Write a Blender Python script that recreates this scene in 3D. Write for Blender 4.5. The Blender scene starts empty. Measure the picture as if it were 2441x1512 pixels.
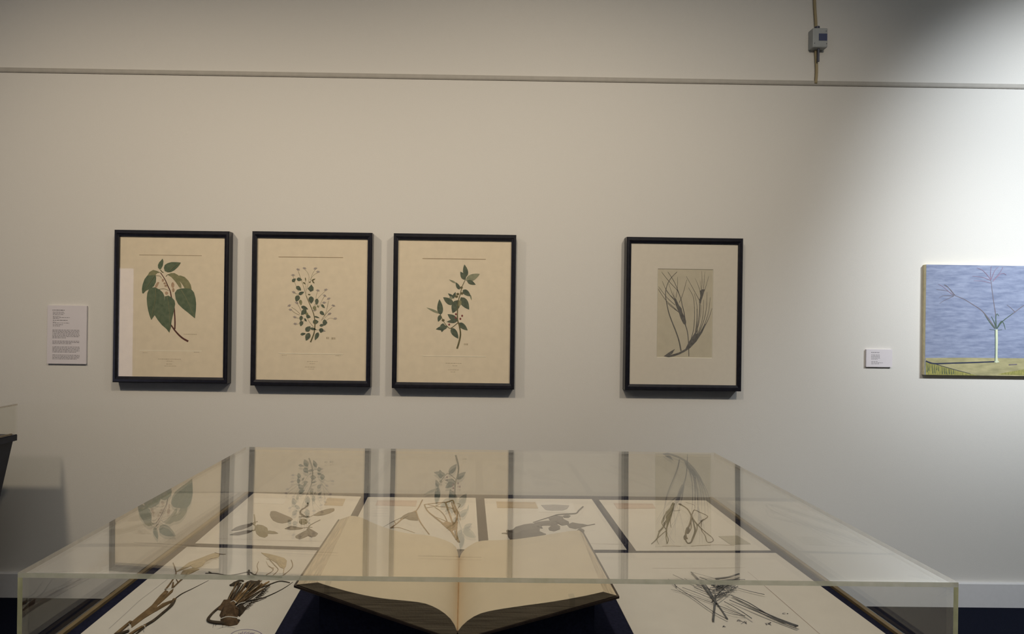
import bpy, bmesh, math, random
from mathutils import Vector, Matrix

random.seed(7)
S = bpy.context.scene
C = S.collection

# ------------------------------------------------------------------ camera
IW, IH = 2441.0, 1512.0
F = 1620.0                      # focal length in photo pixels
CX, CY = 1135.0, 771.0          # principal point (the slide is cropped off-centre)
EYE = Vector((0.0, 0.0, 1.47))
ROLL, YAW = 0.0135, 0.0082
fwd = Vector((math.sin(YAW), math.cos(YAW), 0))
r0 = Vector((math.cos(YAW), -math.sin(YAW), 0))
u0 = Vector((0, 0, 1))
right = r0 * math.cos(ROLL) + u0 * math.sin(ROLL)
up = u0 * math.cos(ROLL) - r0 * math.sin(ROLL)
cam_d = bpy.data.cameras.new('camera')
cam = bpy.data.objects.new('camera', cam_d)
C.objects.link(cam)
m = Matrix.Identity(4)
for i in range(3):
    m[i][0], m[i][1], m[i][2], m[i][3] = right[i], up[i], -fwd[i], EYE[i]
cam.matrix_world = m
cam_d.sensor_fit = 'HORIZONTAL'
cam_d.sensor_width = 36.0
cam_d.lens = F / IW * 36.0
cam_d.shift_x = (IW / 2 - CX) / IW
cam_d.shift_y = (CY - IH / 2) / IW
cam_d.clip_start = 0.02
S.camera = cam

S.view_settings.view_transform = 'Standard'
S.view_settings.look = 'None'
S.view_settings.gamma = 1.0
S.view_settings.use_curve_mapping = False
S.view_settings.exposure = 0.0
S.cycles.transparent_max_bounces = 24
S.cycles.max_bounces = 10
S.cycles.diffuse_bounces = 4
S.cycles.caustics_reflective = False
S.cycles.caustics_refractive = False

wd = bpy.data.worlds.new('world'); S.world = wd
wd.use_nodes = True
wd.node_tree.nodes['Background'].inputs[0].default_value = (0.5, 0.52, 0.55, 1)
wd.node_tree.nodes['Background'].inputs[1].default_value = 0.05

# ------------------------------------------------------------------ lights (track spots and an added ceiling fill)
def spot(loc, target, power, col, size, blend=1.0, rad=0.09):
    d = bpy.data.lights.new('track_spot', 'SPOT')
    d.energy = power; d.color = col; d.spot_size = math.radians(size); d.spot_blend = blend
    d.shadow_soft_size = rad
    o = bpy.data.objects.new('track_spot', d); C.objects.link(o)
    o.location = loc
    o.rotation_euler = (Vector(target) - Vector(loc)).to_track_quat('-Z', 'Y').to_euler()
    return o

WARM = (1.0, 0.83, 0.62)
COOL = (0.90, 0.95, 1.0)
spot((-2.4, 0.9, 3.4), (-1.75, 3.6, 1.55), 148, WARM, 78)
spot((-0.2, 0.9, 3.4), (-0.3, 3.6, 1.6), 119, WARM, 86)
spot((1.5, 0.9, 3.4), (0.95, 3.6, 1.5), 118, (1.0, 0.86, 0.68), 84)
spot((3.9, 0.9, 3.5), (3.25, 3.6, 2.2), 500, COOL, 48, 0.95)
spot((3.4, 0.9, 3.4), (2.95, 3.6, 0.35), 260, COOL, 64, 1.0)  # wide cool flood added to brighten the lower right wall
spot((0.1, 2.0, 4.0), (0.05, 1.75, 0.95), 138, (1.0, 0.89, 0.74), 62, 0.9)

def area(loc, rot, sx, sy, power, col):
    d = bpy.data.lights.new('ceiling_fill', 'AREA')
    d.shape = 'RECTANGLE'; d.size = sx; d.size_y = sy; d.energy = power; d.color = col
    o = bpy.data.objects.new('ceiling_fill', d); C.objects.link(o)
    o.location = loc; o.rotation_euler = rot
    return o
area((0.5, 0.0, 4.15), (0, 0, 0), 7.0, 3.0, 50, (0.88, 0.94, 1.0))  # soft cool fill added overhead, no real roof light behind it

# ------------------------------------------------------------------ photo pixel -> point on a known plane
D = 3.6                         # wall plane y
DECK = 0.9076                   # height of the display deck
GTOP = 1.0544                   # top of the acrylic cover
def ray(px, py):
    return fwd * F + right * (px - CX) + up * (CY - py)
def at_y(px, py, Y):
    d = ray(px, py); t = (Y - EYE.y) / d.y
    return EYE + d * t
def at_z(px, py, Z):
    d = ray(px, py); t = (Z - EYE.z) / d.z
    return EYE + d * t
def reg(x0, y0, s):
    return lambda pts: [(x0 + p[0] / s, y0 + p[1] / s) for p in pts]

# ------------------------------------------------------------------ materials
def srgb(r, g, b):
    f = lambda c: (c / 12.92) if c <= 0.04045 else ((c + 0.055) / 1.055) ** 2.4
    return (f(r / 255.0), f(g / 255.0), f(b / 255.0))

def mat(name, col, rough=0.6, var=0.0, scale=20.0, bump=0.0, bscale=200.0, metal=0.0, spec=0.5, stretch=None, col2=None, detail=4.0):
    mt = bpy.data.materials.new(name); mt.use_nodes = True
    nt = mt.node_tree; b = nt.nodes['Principled BSDF']
    b.inputs['Roughness'].default_value = rough
    b.inputs['Metallic'].default_value = metal
    b.inputs['Specular IOR Level'].default_value = spec
    b.inputs['Base Color'].default_value = (*col, 1)
    tc = nt.nodes.new('ShaderNodeTexCoord')
    if var > 0 or col2:
        n = nt.nodes.new('ShaderNodeTexNoise'); n.inputs['Scale'].default_value = scale
        n.inputs['Detail'].default_value = detail
        mp = nt.nodes.new('ShaderNodeMapping')
        if stretch: mp.inputs['Scale'].default_value = stretch
        nt.links.new(tc.outputs['Object'], mp.inputs[0]); nt.links.new(mp.outputs[0], n.inputs['Vector'])
        r = nt.nodes.new('ShaderNodeValToRGB')
        r.color_ramp.elements[0].position = 0.3; r.color_ramp.elements[1].position = 0.7
        c2 = col2 if col2 else tuple(min(1, c * (1 + var)) for c in col)
        c1 = col if col2 else tuple(c * (1 - var) for c in col)
        r.color_ramp.elements[0].color = (*c1, 1); r.color_ramp.elements[1].color = (*c2, 1)
        nt.links.new(n.outputs['Fac'], r.inputs[0]); nt.links.new(r.outputs[0], b.inputs['Base Color'])
    if bump > 0:
        n2 = nt.nodes.new('ShaderNodeTexNoise'); n2.inputs['Scale'].default_value = bscale
        n2.inputs['Detail'].default_value = 3.0
        nt.links.new(tc.outputs['Object'], n2.inputs['Vector'])
        bp = nt.nodes.new('ShaderNodeBump'); bp.inputs['Strength'].default_value = bump
        bp.inputs['Distance'].default_value = 0.002
        nt.links.new(n2.outputs['Fac'], bp.inputs['Height']); nt.links.new(bp.outputs[0], b.inputs['Normal'])
    return mt

def clear_sheet(name, tint, f0=0.04, gain=1.0, power=5.0):
    """Clear sheet: see-through, mirror share rising with the angle (Fresnel, Schlick form)."""
    mt = bpy.data.materials.new(name); mt.use_nodes = True
    nt = mt.node_tree; nt.nodes.clear()
    out = nt.nodes.new('ShaderNodeOutputMaterial')
    mix = nt.nodes.new('ShaderNodeMixShader')
    tr = nt.nodes.new('ShaderNodeBsdfTransparent'); tr.inputs[0].default_value = (*tint, 1)
    gl = nt.nodes.new('ShaderNodeBsdfGlossy'); gl.inputs['Roughness'].default_value = 0.0
    gl.inputs['Color'].default_value = (1, 1, 1, 1)
    ge = nt.nodes.new('ShaderNodeNewGeometry')
    dot = nt.nodes.new('ShaderNodeVectorMath'); dot.operation = 'DOT_PRODUCT'
    nt.links.new(ge.outputs['Normal'], dot.inputs[0]); nt.links.new(ge.outputs['Incoming'], dot.inputs[1])
    def M(op, a, b=None):
        n = nt.nodes.new('ShaderNodeMath'); n.operation = op
        for i, v in enumerate((a, b)):
            if v is None: continue
            if isinstance(v, (int, float)): n.inputs[i].default_value = v
            else: nt.links.new(v, n.inputs[i])
        return n.outputs[0]
    c = M('ABSOLUTE', dot.outputs['Value'])
    p = M('POWER', M('SUBTRACT', 1.0, c), power)
    r = M('ADD', M('MULTIPLY', p, (1 - f0) * gain), f0)
    nt.links.new(r, mix.inputs[0])
    nt.links.new(tr.outputs[0], mix.inputs[1]); nt.links.new(gl.outputs[0], mix.inputs[2])
    nt.links.new(mix.outputs[0], out.inputs[0])
    return mt

def edge_mat(name, col, clear=0.0):
    """Cut edge of an acrylic sheet: pale green, lets light through."""
    mt = bpy.data.materials.new(name); mt.use_nodes = True
    nt = mt.node_tree; b = nt.nodes['Principled BSDF']
    b.inputs['Base Color'].default_value = (*col, 1); b.inputs['Roughness'].default_value = 0.25
    tl = nt.nodes.new('ShaderNodeBsdfTranslucent'); tl.inputs[0].default_value = (*col, 1)
    mx = nt.nodes.new('ShaderNodeMixShader'); mx.inputs[0].default_value = 0.72
    tc = nt.nodes.new('ShaderNodeTexCoord')
    n = nt.nodes.new('ShaderNodeTexNoise'); n.inputs['Scale'].default_value = 60
    nt.links.new(tc.outputs['Object'], n.inputs['Vector'])
    r = nt.nodes.new('ShaderNodeValToRGB')
    r.color_ramp.elements[0].color = (col[0] * .7, col[1] * .75, col[2] * .7, 1)
    r.color_ramp.elements[1].color = (*[min(1, c * 1.15) for c in col], 1)
    nt.links.new(n.outputs['Fac'], r.inputs[0])
    nt.links.new(r.outputs[0], b.inputs['Base Color']); nt.links.new(r.outputs[0], tl.inputs[0])
    nt.links.new(b.outputs[0], mx.inputs[1]); nt.links.new(tl.outputs[0], mx.inputs[2])
    last = mx.outputs[0]
    if clear > 0:
        tp = nt.nodes.new('ShaderNodeBsdfTransparent'); m2 = nt.nodes.new('ShaderNodeMixShader'); m2.inputs[0].default_value = clear
        nt.links.new(last, m2.inputs[1]); nt.links.new(tp.outputs[0], m2.inputs[2]); last = m2.outputs[0]
    nt.links.new(last, nt.nodes['Material Output'].inputs[0])
    return mt

def lit_glass(name, col, strength):
    mt = bpy.data.materials.new(name); mt.use_nodes = True
    b = mt.node_tree.nodes['Principled BSDF']
    b.inputs['Base Color'].default_value = (0.6, 0.6, 0.62, 1); b.inputs['Roughness'].default_value = 0.6
    b.inputs['Emission Color'].default_value = (*col, 1); b.inputs['Emission Strength'].default_value = strength
    return mt

MAT = dict(
    wall=mat('wall_paint', (0.70, 0.685, 0.645), 0.75, 0.02, 300, 0.25, 260, spec=0.2, detail=6),
    ceil=mat('ceiling_paint', (0.55, 0.54, 0.5), 0.9, 0.03, 5),
    rail=mat('rail_paint', (0.42, 0.40, 0.36), 0.6, 0.05, 30, spec=0.3),
    skirt=mat('baseboard_paint', (0.74, 0.74, 0.75), 0.35, 0.02, 40),
    floor=mat('navy_carpet', (0.004, 0.006, 0.016), 0.95, 0.3, 150, 0.6, 500, spec=0.1),
    frame=mat('black_lacquer', (0.008, 0.008, 0.014), 0.28, 0.4, 60),
    paper=mat('aged_print_paper', (0.87, 0.755, 0.575), 0.85, 0.035, 25, 0.15, 400, spec=0.15),
    mount=mat('cream_mount_board', (0.78, 0.72, 0.62), 0.85, 0.02, 40, 0.1, 400, spec=0.15),
    sketch=mat('sketch_paper', (0.63, 0.57, 0.44), 0.85, 0.04, 25, spec=0.15),
    bevel=mat('mount_bevel', (0.75, 0.71, 0.6), 0.8, 0.01),
    leaf=mat('print_green', (0.105, 0.146, 0.092), 0.8, 0.0, 45, col2=(0.175, 0.215, 0.135), spec=0.1),
    leafdk=mat('print_dark_green', (0.085, 0.108, 0.078), 0.8, 0.0, 60, col2=(0.16, 0.185, 0.125), spec=0.1),
    leaflt=mat('print_pale_green', (0.24, 0.24, 0.13), 0.8, 0.0, 60, col2=(0.34, 0.32, 0.18), spec=0.1),
    leafgrey=mat('print_grey_green', (0.27, 0.28, 0.19), 0.8, 0.0, 60, col2=(0.36, 0.36, 0.24), spec=0.1),
    stem=mat('print_stem', (0.17, 0.15, 0.075), 0.8, 0.15, 60, spec=0.1),
    redstem=mat('print_red_stem', (0.13, 0.055, 0.045), 0.8, 0.2, 60, spec=0.1),
    flower=mat('print_lilac', (0.42, 0.365, 0.33), 0.8, 0.2, 120, spec=0.1),
    bud=mat('print_bud', (0.52, 0.36, 0.24), 0.8, 0.2, 120, spec=0.1),
    berry=mat('print_berry', (0.24, 0.05, 0.05), 0.7, 0.1, 60),
    ink=mat('grey_ink', (0.16, 0.152, 0.14), 0.8, 0.25, 80, spec=0.1),
    inklt=mat('pale_ink', (0.20, 0.185, 0.155), 0.8, 0.2, 80, spec=0.1),
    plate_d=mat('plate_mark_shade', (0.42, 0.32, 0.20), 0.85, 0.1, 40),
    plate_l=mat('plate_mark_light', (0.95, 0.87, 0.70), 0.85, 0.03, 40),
    caption=mat('caption_ink', (0.52, 0.43, 0.30), 0.85, 0.15, 90),
    card=mat('label_card', (0.72, 0.685, 0.715), 0.6, 0.01, 40, spec=0.2),
    cardedge=mat('label_core', (0.10, 0.10, 0.12), 0.8, 0.1, 40),
    cardink=mat('label_ink', (0.20, 0.19, 0.20), 0.8, 0.1, 90),
    deck=mat('navy_felt', (0.016, 0.017, 0.036), 0.95, 0.25, 200, 0.3, 600, spec=0.08),
    plinth=mat('navy_plinth', (0.014, 0.018, 0.034), 0.6, 0.15, 30),
    bead=mat('timber_bead', (0.21, 0.145, 0.065), 0.55, 0.15, 30),
    sheet=mat('herbarium_paper', (0.74, 0.67, 0.575), 0.85, 0.025, 18, 0.12, 350, spec=0.15),
    slip_tan=mat('tan_label_slip', (0.55, 0.42, 0.27), 0.85, 0.06, 60, spec=0.1),
    slip_pink=mat('pink_label_slip', (0.62, 0.47, 0.37), 0.85, 0.05, 60, spec=0.1),
    slip_grey=mat('grey_label_slip', (0.46, 0.41, 0.31), 0.85, 0.08, 60, spec=0.1),
    slip_white=mat('white_label_slip', (0.78, 0.72, 0.64), 0.85, 0.03, 60, spec=0.1),
    slipink=mat('faded_label_ink', (0.50, 0.45, 0.40), 0.85, 0.1, 90, spec=0.1),
    smudge=mat('label_smudge', (0.36, 0.33, 0.31), 0.85, 0.15, 90, spec=0.1),
    dry=mat('dried_leaf', (0.17, 0.125, 0.072), 0.8, 0.25, 70, 0.4, 300, spec=0.15),
    drygrey=mat('dried_grey_leaf', (0.13, 0.105, 0.082), 0.8, 0.2, 70, 0.4, 300, spec=0.15),
    dryolive=mat('dried_olive_leaf', (0.15, 0.125, 0.06), 0.8, 0.2, 70, 0.4, 300, spec=0.15),
    drydk=mat('dried_dark_stem', (0.075, 0.055, 0.036), 0.8, 0.35, 120, 0.4, 300, spec=0.15),
    straw=mat('dried_straw', (0.34, 0.205, 0.085), 0.7, 0.3, 90, 0.3, 300, spec=0.2),
    strawlt=mat('dried_pale_straw', (0.44, 0.33, 0.18), 0.7, 0.2, 90, 0.3, 300, spec=0.2),
    rootb=mat('dried_root_brown', (0.125, 0.075, 0.038), 0.75, 0.5, 70, 0.5, 250, spec=0.2),
    brown=mat('dried_brown_blade', (0.205, 0.128, 0.058), 0.7, 0.3, 60, 0.3, 300, spec=0.2),
    needle=mat('dried_grey_needle', (0.16, 0.155, 0.15), 0.7, 0.3, 90, spec=0.2),
    thread=mat('white_tie', (0.72, 0.68, 0.6), 0.7, 0.02, 60),
    violet=mat('violet_stamp_ink', (0.27, 0.22, 0.36), 0.85, 0.2, 90, spec=0.1),
    ruled=mat('ruled_brown_line', (0.42, 0.32, 0.25), 0.85, 0.1, 60, spec=0.1),
    page=mat('aged_page', (0.72, 0.585, 0.40), 0.85, 0.035, 14, 0.12, 300, spec=0.12),
    block=mat('page_edges', (0.46, 0.34, 0.21), 0.85, 0.35, 12, 0.3, 300, spec=0.1, stretch=(1, 1, 45)),
    fore=mat('pale_fore_edge', (0.62, 0.49, 0.33), 0.85, 0.22, 60, 0.3, 300, spec=0.1, stretch=(6, 0.3, 6)),
    cover=mat('brown_leather', (0.055, 0.032, 0.020), 0.5, 0.3, 40, 0.4, 300),
    strap=clear_sheet('clear_strap', (0.93, 0.93, 0.92), 0.06),
    glass=clear_sheet('picture_glass', (0.985, 0.985, 0.98), 0.03),
    acrylic=clear_sheet('clear_acrylic', (0.985, 0.985, 0.972), 0.045, 1.0, 4.6),
    acr_edge=edge_mat('acrylic_edge', (0.97, 0.95, 0.60)),
    acr_edge_top=edge_mat('acrylic_top_edge', (0.97, 0.97, 0.78), 0.2),
    acr_edge_side=edge_mat('acrylic_side_edge', (0.85, 0.66, 0.40), 0.55),
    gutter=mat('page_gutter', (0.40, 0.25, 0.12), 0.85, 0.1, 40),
    frosted=lit_glass('daylight_frosted_glass', (0.74, 0.74, 1.0), 1.8),
    device=mat('grey_device_case', (0.36, 0.38, 0.38), 0.45, 0.03, 40),
    device_blue=mat('navy_device_panel', (0.03, 0.04, 0.11), 0.35, 0.05, 40),
    device_dark=mat('dark_device_fitting', (0.06, 0.065, 0.10), 0.45, 0.05, 40),
    cord=mat('tan_cord', (0.36, 0.29, 0.16), 0.6, 0.05, 30),
    canvas_edge=mat('raw_canvas_edge', (0.78, 0.70, 0.46), 0.85, 0.1, 40),
    sky=mat('painted_blue_water', srgb(116, 127, 156), 0.7, 0.0, 16, 0.3, 90, stretch=(1, 1, 5), col2=srgb(150, 160, 186), detail=10),
    hill=mat('painted_pale_ground', srgb(146, 142, 104), 0.75, 0.0, 14, stretch=(1, 1, 3), col2=srgb(184, 176, 132)),
    grass=mat('painted_yellow_grass', srgb(122, 124, 70), 0.75, 0.0, 40, stretch=(3, 1, 1), col2=srgb(172, 166, 92)),
    paintdk=mat('painted_shadow_blue', srgb(38, 46, 72), 0.7, 0.1, 30),
    paintgreen=mat('painted_green', srgb(70, 92, 78), 0.7, 0.2, 60),
    paintred=mat('painted_mauve', srgb(142, 122, 146), 0.7, 0.1, 60),
    painttwig=mat('painted_twig', srgb(112, 104, 112), 0.7, 0.15, 60),
    vase=mat('painted_vase', srgb(214, 222, 190), 0.6, 0.08, 30),
    vase_sh=mat('painted_vase_side', srgb(140, 156, 140), 0.6, 0.08, 30),
    door=mat('door_paint', (0.8, 0.8, 0.82), 0.4, 0.01, 10),
)

# ------------------------------------------------------------------ mesh helpers
def root_loc(p):
    l = Vector((0, 0, 0))
    while p is not None:
        l += Vector(p.location); p = p.parent
    return l

def obj(name, verts, faces, material, parent=None, smooth=False, loc=None, bevel=0.0):
    me = bpy.data.meshes.new(name)
    off = root_loc(parent) if parent is not None else Vector((0, 0, 0))
    own = Vector(loc) if loc is not None else Vector((0, 0, 0))
    me.from_pydata([tuple(Vector(v) - off - own) for v in verts], [], faces)
    bm = bmesh.new(); bm.from_mesh(me)
    bmesh.ops.recalc_face_normals(bm, faces=bm.faces[:])
    if bevel > 0:
        bmesh.ops.bevel(bm, geom=[e for e in bm.edges], offset=bevel, segments=2, affect='EDGES', profile=0.5)
    bm.to_mesh(me); bm.free()
    mats = material if isinstance(material, (list, tuple)) else [material]
    for mm in mats: me.materials.append(MAT[mm])
    if smooth:
        for p in me.polygons: p.use_smooth = True
    o = bpy.data.objects.new(name, me); C.objects.link(o)
    o.location = own
    if parent is not None: o.parent = parent
    return o

def tag(o, label, cat, group=None):
    o['label'] = label; o['category'] = cat
    if group: o['group'] = group
    return o

def thing(name, label, cat, loc, group=None):
    o = bpy.data.objects.new(name, None); C.objects.link(o)
    o.location = loc; o.empty_display_size = 0.05
    return tag(o, label, cat, group)

BOXF = [(0, 1, 2, 3), (4, 7, 6, 5), (0, 4, 5, 1), (1, 5, 6, 2), (2, 6, 7, 3), (3, 7, 4, 0)]
def boxv(x0, x1, y0, y1, z0, z1):
    return [(x0, y0, z0), (x1, y0, z0), (x1, y1, z0), (x0, y1, z0), (x0, y0, z1), (x1, y0, z1), (x1, y1, z1), (x0, y1, z1)]
def box(name, b, material, parent=None, bevel=0.0):
    return obj(name, boxv(*b), BOXF, material, parent, bevel=bevel)
def structure(o):
    o['kind'] = 'structure'; return o

class MB:
    def __init__(s): s.v = []; s.f = []
    def add(s, verts, faces):
        k = len(s.v); s.v += [tuple(v) for v in verts]; s.f += [tuple(i + k for i in f) for f in faces]
    def build(s, name, material, parent=None, smooth=False):
        return obj(name, s.v, s.f, material, parent, smooth)

def catmull(pts, n=5, closed=False):
    P = [Vector(p) for p in pts]
    if len(P) < 3 and not closed: 
        return [P[0].lerp(P[-1], i / n) for i in range(n + 1)]
    out = []
    N = len(P)
    segs = N if closed else N - 1
    for i in range(segs):
        if closed: a, b, c, d = P[i - 1], P[i], P[(i + 1) % N], P[(i + 2) % N]
        else: a, b, c, d = P[max(i - 1, 0)], P[i], P[i + 1], P[min(i + 2, N - 1)]
        for k in range(n):
            t = k / n
            out.append(0.5 * ((2 * b) + (c - a) * t + (2 * a - 5 * b + 4 * c - d) * t * t + (3 * b - a - 3 * c + d) * t ** 3))
    if not closed: out.append(P[-1])
    return out

# --- flat drawn marks on a vertical sheet (ink and paint on paper)
_lift = [0]
def wall_poly(name, pts, Y, material, parent, lift=None, zmin=-9):
    """outline of a printed shape on the sheet at depth Y, a hair proud of the paper"""
    _lift[0] += 1
    y = Y - (0.0003 + 0.00003 * (_lift[0] % 40) if lift is None else lift)
    v = [at_y(px, py, Y) for px, py in pts]
    for p in v: p.y = y; p.z = max(p.z, zmin)
    return obj(name, v, [tuple(range(len(v)))], material, parent)

def stroke_quads(mb, pts, w, Y, y, taper=True, n=4):
    c = catmull([(p[0], p[1], 0) for p in pts], n)
    L, R = [], []
    for i, p in enumerate(c):
        a = c[max(0, i - 1)]; b = c[min(len(c) - 1, i + 1)]
        t = (b - a); t.z = 0
        if t.length < 1e-6: t = Vector((1, 0, 0))
        t.normalize(); nrm = Vector((-t.y, t.x, 0))
        if isinstance(w, (tuple, list)):
            ww = w[0] + (w[1] - w[0]) * i / (len(c) - 1)
        else: ww = w
        L.append(p + nrm * ww * 0.5); R.append(p - nrm * ww * 0.5)
    vs = []
    for q in L + R:
        a = at_y(q.x, q.y, Y); a.y = y; vs.append(a)
    k = len(L)
    mb.add(vs, [(i, i + 1, k + i + 1, k + i) for i in range(k - 1)])

def wall_stroke(name, pts, w, Y, material, parent, n=4):
    _lift[0] += 1
    mb = MB(); stroke_quads(mb, pts, w, Y, Y - (0.0003 + 0.00003 * (_lift[0] % 40)), n=n)
    return mb.build(name, material, parent)

def leaf_outline(base, tip, w, n=7, fat=0.45):
    b = Vector(base); t = Vector(tip); ax = t - b; L = ax.length; ax.normalize(); nr = Vector((-ax.y, ax.x))
    prof = []
    for i in range(1, n):
        s = i / n
        k = math.sin(math.pi * s ** (0.75 if fat < 0.5 else 1.0)) ** 0.85
        prof.append((s, k * w * 0.5))
    pts = [tuple(b)] + [tuple(b + ax * L * s + nr * k) for s, k in prof] + [tuple(t)] + [tuple(b + ax * L * s - nr * k) for s, k in reversed(prof)]
    return pts
def ell(cx, cy, rx, ry, n=14, ang=0):
    return [(cx + rx * math.cos(a) * math.cos(ang) - ry * math.sin(a) * math.sin(ang), cy + rx * math.cos(a) * math.sin(ang) + ry * math.sin(a) * math.cos(ang)) for a in [2 * math.pi * i / n for i in range(n)]]

def text_rows(mb, rows, Y, y, h, word=(5, 14), slope=0.0135):
    """rows: (px x0, px x1, px y): a row of print too small to read, as word-long dashes"""
    for x0, x1, yy in rows:
        x = x0
        while x < x1:
            w = min(random.uniform(*word), x1 - x)
            q = [(x, yy - h / 2 + slope * (x - x0)), (x + w, yy - h / 2 + slope * (x - x0)), (x + w, yy + h / 2 + slope * (x - x0)), (x, yy + h / 2 + slope * (x - x0))]
            vs = []
            for p in q:
                a = at_y(p[0], p[1], Y); a.y = y; vs.append(a)
            mb.add(vs, [(0, 1, 2, 3)])
            x += w + 1.2

# ------------------------------------------------------------------ the room
XL, XR, YB, ZC = -6.5, 6.0, -3.2, 4.2
structure(box('wall_back', (XL, XR, D, D + 0.15, 0, ZC), 'wall'))
structure(box('wall_front', (XL, XR, YB - 0.15, YB, 0, ZC), 'wall'))
structure(box('wall_left', (XL - 0.15, XL, YB - 0.15, D + 0.15, 0, ZC), 'wall'))
structure(box('wall_right', (XR, XR + 0.15, YB - 0.15, D + 0.15, 0, ZC), 'wall'))
structure(box('floor', (XL - 0.15, XR + 0.15, YB - 0.15, D + 0.15, -0.1, 0), 'floor'))
structure(box('ceiling', (XL - 0.15, XR + 0.15, YB - 0.15, D + 0.15, ZC, ZC + 0.1), 'ceil'))
zb = 0.128
structure(obj('baseboard_back', [(XL, D, 0), (XL, D - 0.023, 0), (XL, D - 0.023, zb - 0.004), (XL, D - 0.019, zb), (XL, D, zb),
      (XR, D, 0), (XR, D - 0.023, 0), (XR, D - 0.023, zb - 0.004), (XR, D - 0.019, zb), (XR, D, zb)],
      [(0, 1, 6, 5), (1, 2, 7, 6), (2, 3, 8, 7), (3, 4, 9, 8), (0, 4, 3, 2, 1), (5, 6, 7, 8, 9), (0, 5, 9, 4)], 'skirt'))
zr = at_y(1220, 187, D).z
structure(obj('trim_1', [(XL, D, zr - 0.012), (XL, D - 0.006, zr - 0.012), (XL, D - 0.009, zr - 0.006), (XL, D - 0.009, zr + 0.011), (XL, D, zr + 0.011),
      (XR, D, zr - 0.012), (XR, D - 0.006, zr - 0.012), (XR, D - 0.009, zr - 0.006), (XR, D - 0.009, zr + 0.011), (XR, D, zr + 0.011)],
      [(0, 1, 6, 5), (1, 2, 7, 6), (2, 3, 8, 7), (3, 4, 9, 8), (0, 4, 3, 2, 1), (5, 6, 7, 8, 9), (0, 5, 9, 4)], 'rail'))

dr = structure(box('door_1', (-6.12, -5.02, YB + 0.001, YB + 0.05, 0.0, 2.28), 'door'))
box('door_pane', (-6.02, -5.07, YB + 0.045, YB + 0.056, 0.12, 2.22), 'frosted', dr)

# ------------------------------------------------------------------ framed prints on the wall
FD = 0.062                       # depth of the moulding
YP = D - 0.046                   # plane of the paper
def framed(name, label, quad, bar, group, paper='paper'):
    """quad: photo pixels of the front face (left, right, top, bottom at its middle)"""
    l, r, t, b = quad
    YF = D - FD
    x0 = at_y(l, (t + b) / 2, YF).x; x1 = at_y(r, (t + b) / 2, YF).x
    z1 = at_y((l + r) / 2, t, YF).z; z0 = at_y((l + r) / 2, b, YF).z
    e = thing(name, label, 'picture', ((x0 + x1) / 2, D, z0), group)
    # four mitred mouldings with a stepped profile
    barz = 0.031
    prof = [(0.0, 0.001), (0.0, FD - 0.004), (0.15, FD), (0.55, FD), (0.62, FD - 0.003), (1.0, FD - 0.006), (1.0, 0.040), (0.6, 0.001)]
    crn = [(x0, z0, 1, 1), (x1, z0, -1, 1), (x1, z1, -1, -1), (x0, z1, 1, -1)]
    for k in range(4):
        a = crn[k]; c = crn[(k + 1) % 4]
        v = [(a[0] + a[2] * p[0] * bar, D - p[1], a[1] + a[3] * p[0] * barz) for p in prof] + [(c[0] + c[2] * p[0] * bar, D - p[1], c[1] + c[3] * p[0] * barz) for p in prof]
        n = len(prof)
        fs = [(i, (i + 1) % n, n + (i + 1) % n, n + i) for i in range(n)] + [tuple(range(n)), tuple(range(2 * n - 1, n - 1, -1))]
        obj('moulding', v, fs, 'frame', e)
    i0, i1, j0, j1 = x0 + bar - 0.004, x1 - bar + 0.004, z0 + barz - 0.004, z1 - barz + 0.004
    sh = box('print_sheet', (i0, i1, YP, YP + 0.004, j0, j1), paper, e)
    box('glazing', (i0, i1, D - 0.0535, D - 0.0515, j0, j1), 'glass', e)
    return e, sh, (i0, i1, j0, j1)

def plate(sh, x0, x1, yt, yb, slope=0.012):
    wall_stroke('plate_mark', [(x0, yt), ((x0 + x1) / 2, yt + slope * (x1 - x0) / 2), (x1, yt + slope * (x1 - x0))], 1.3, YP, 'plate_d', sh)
    wall_stroke('plate_mark', [(x0, yb), ((x0 + x1) / 2, yb + slope * (x1 - x0) / 2), (x1, yb + slope * (x1 - x0))], 1.8, YP, 'plate_l', sh)

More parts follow.
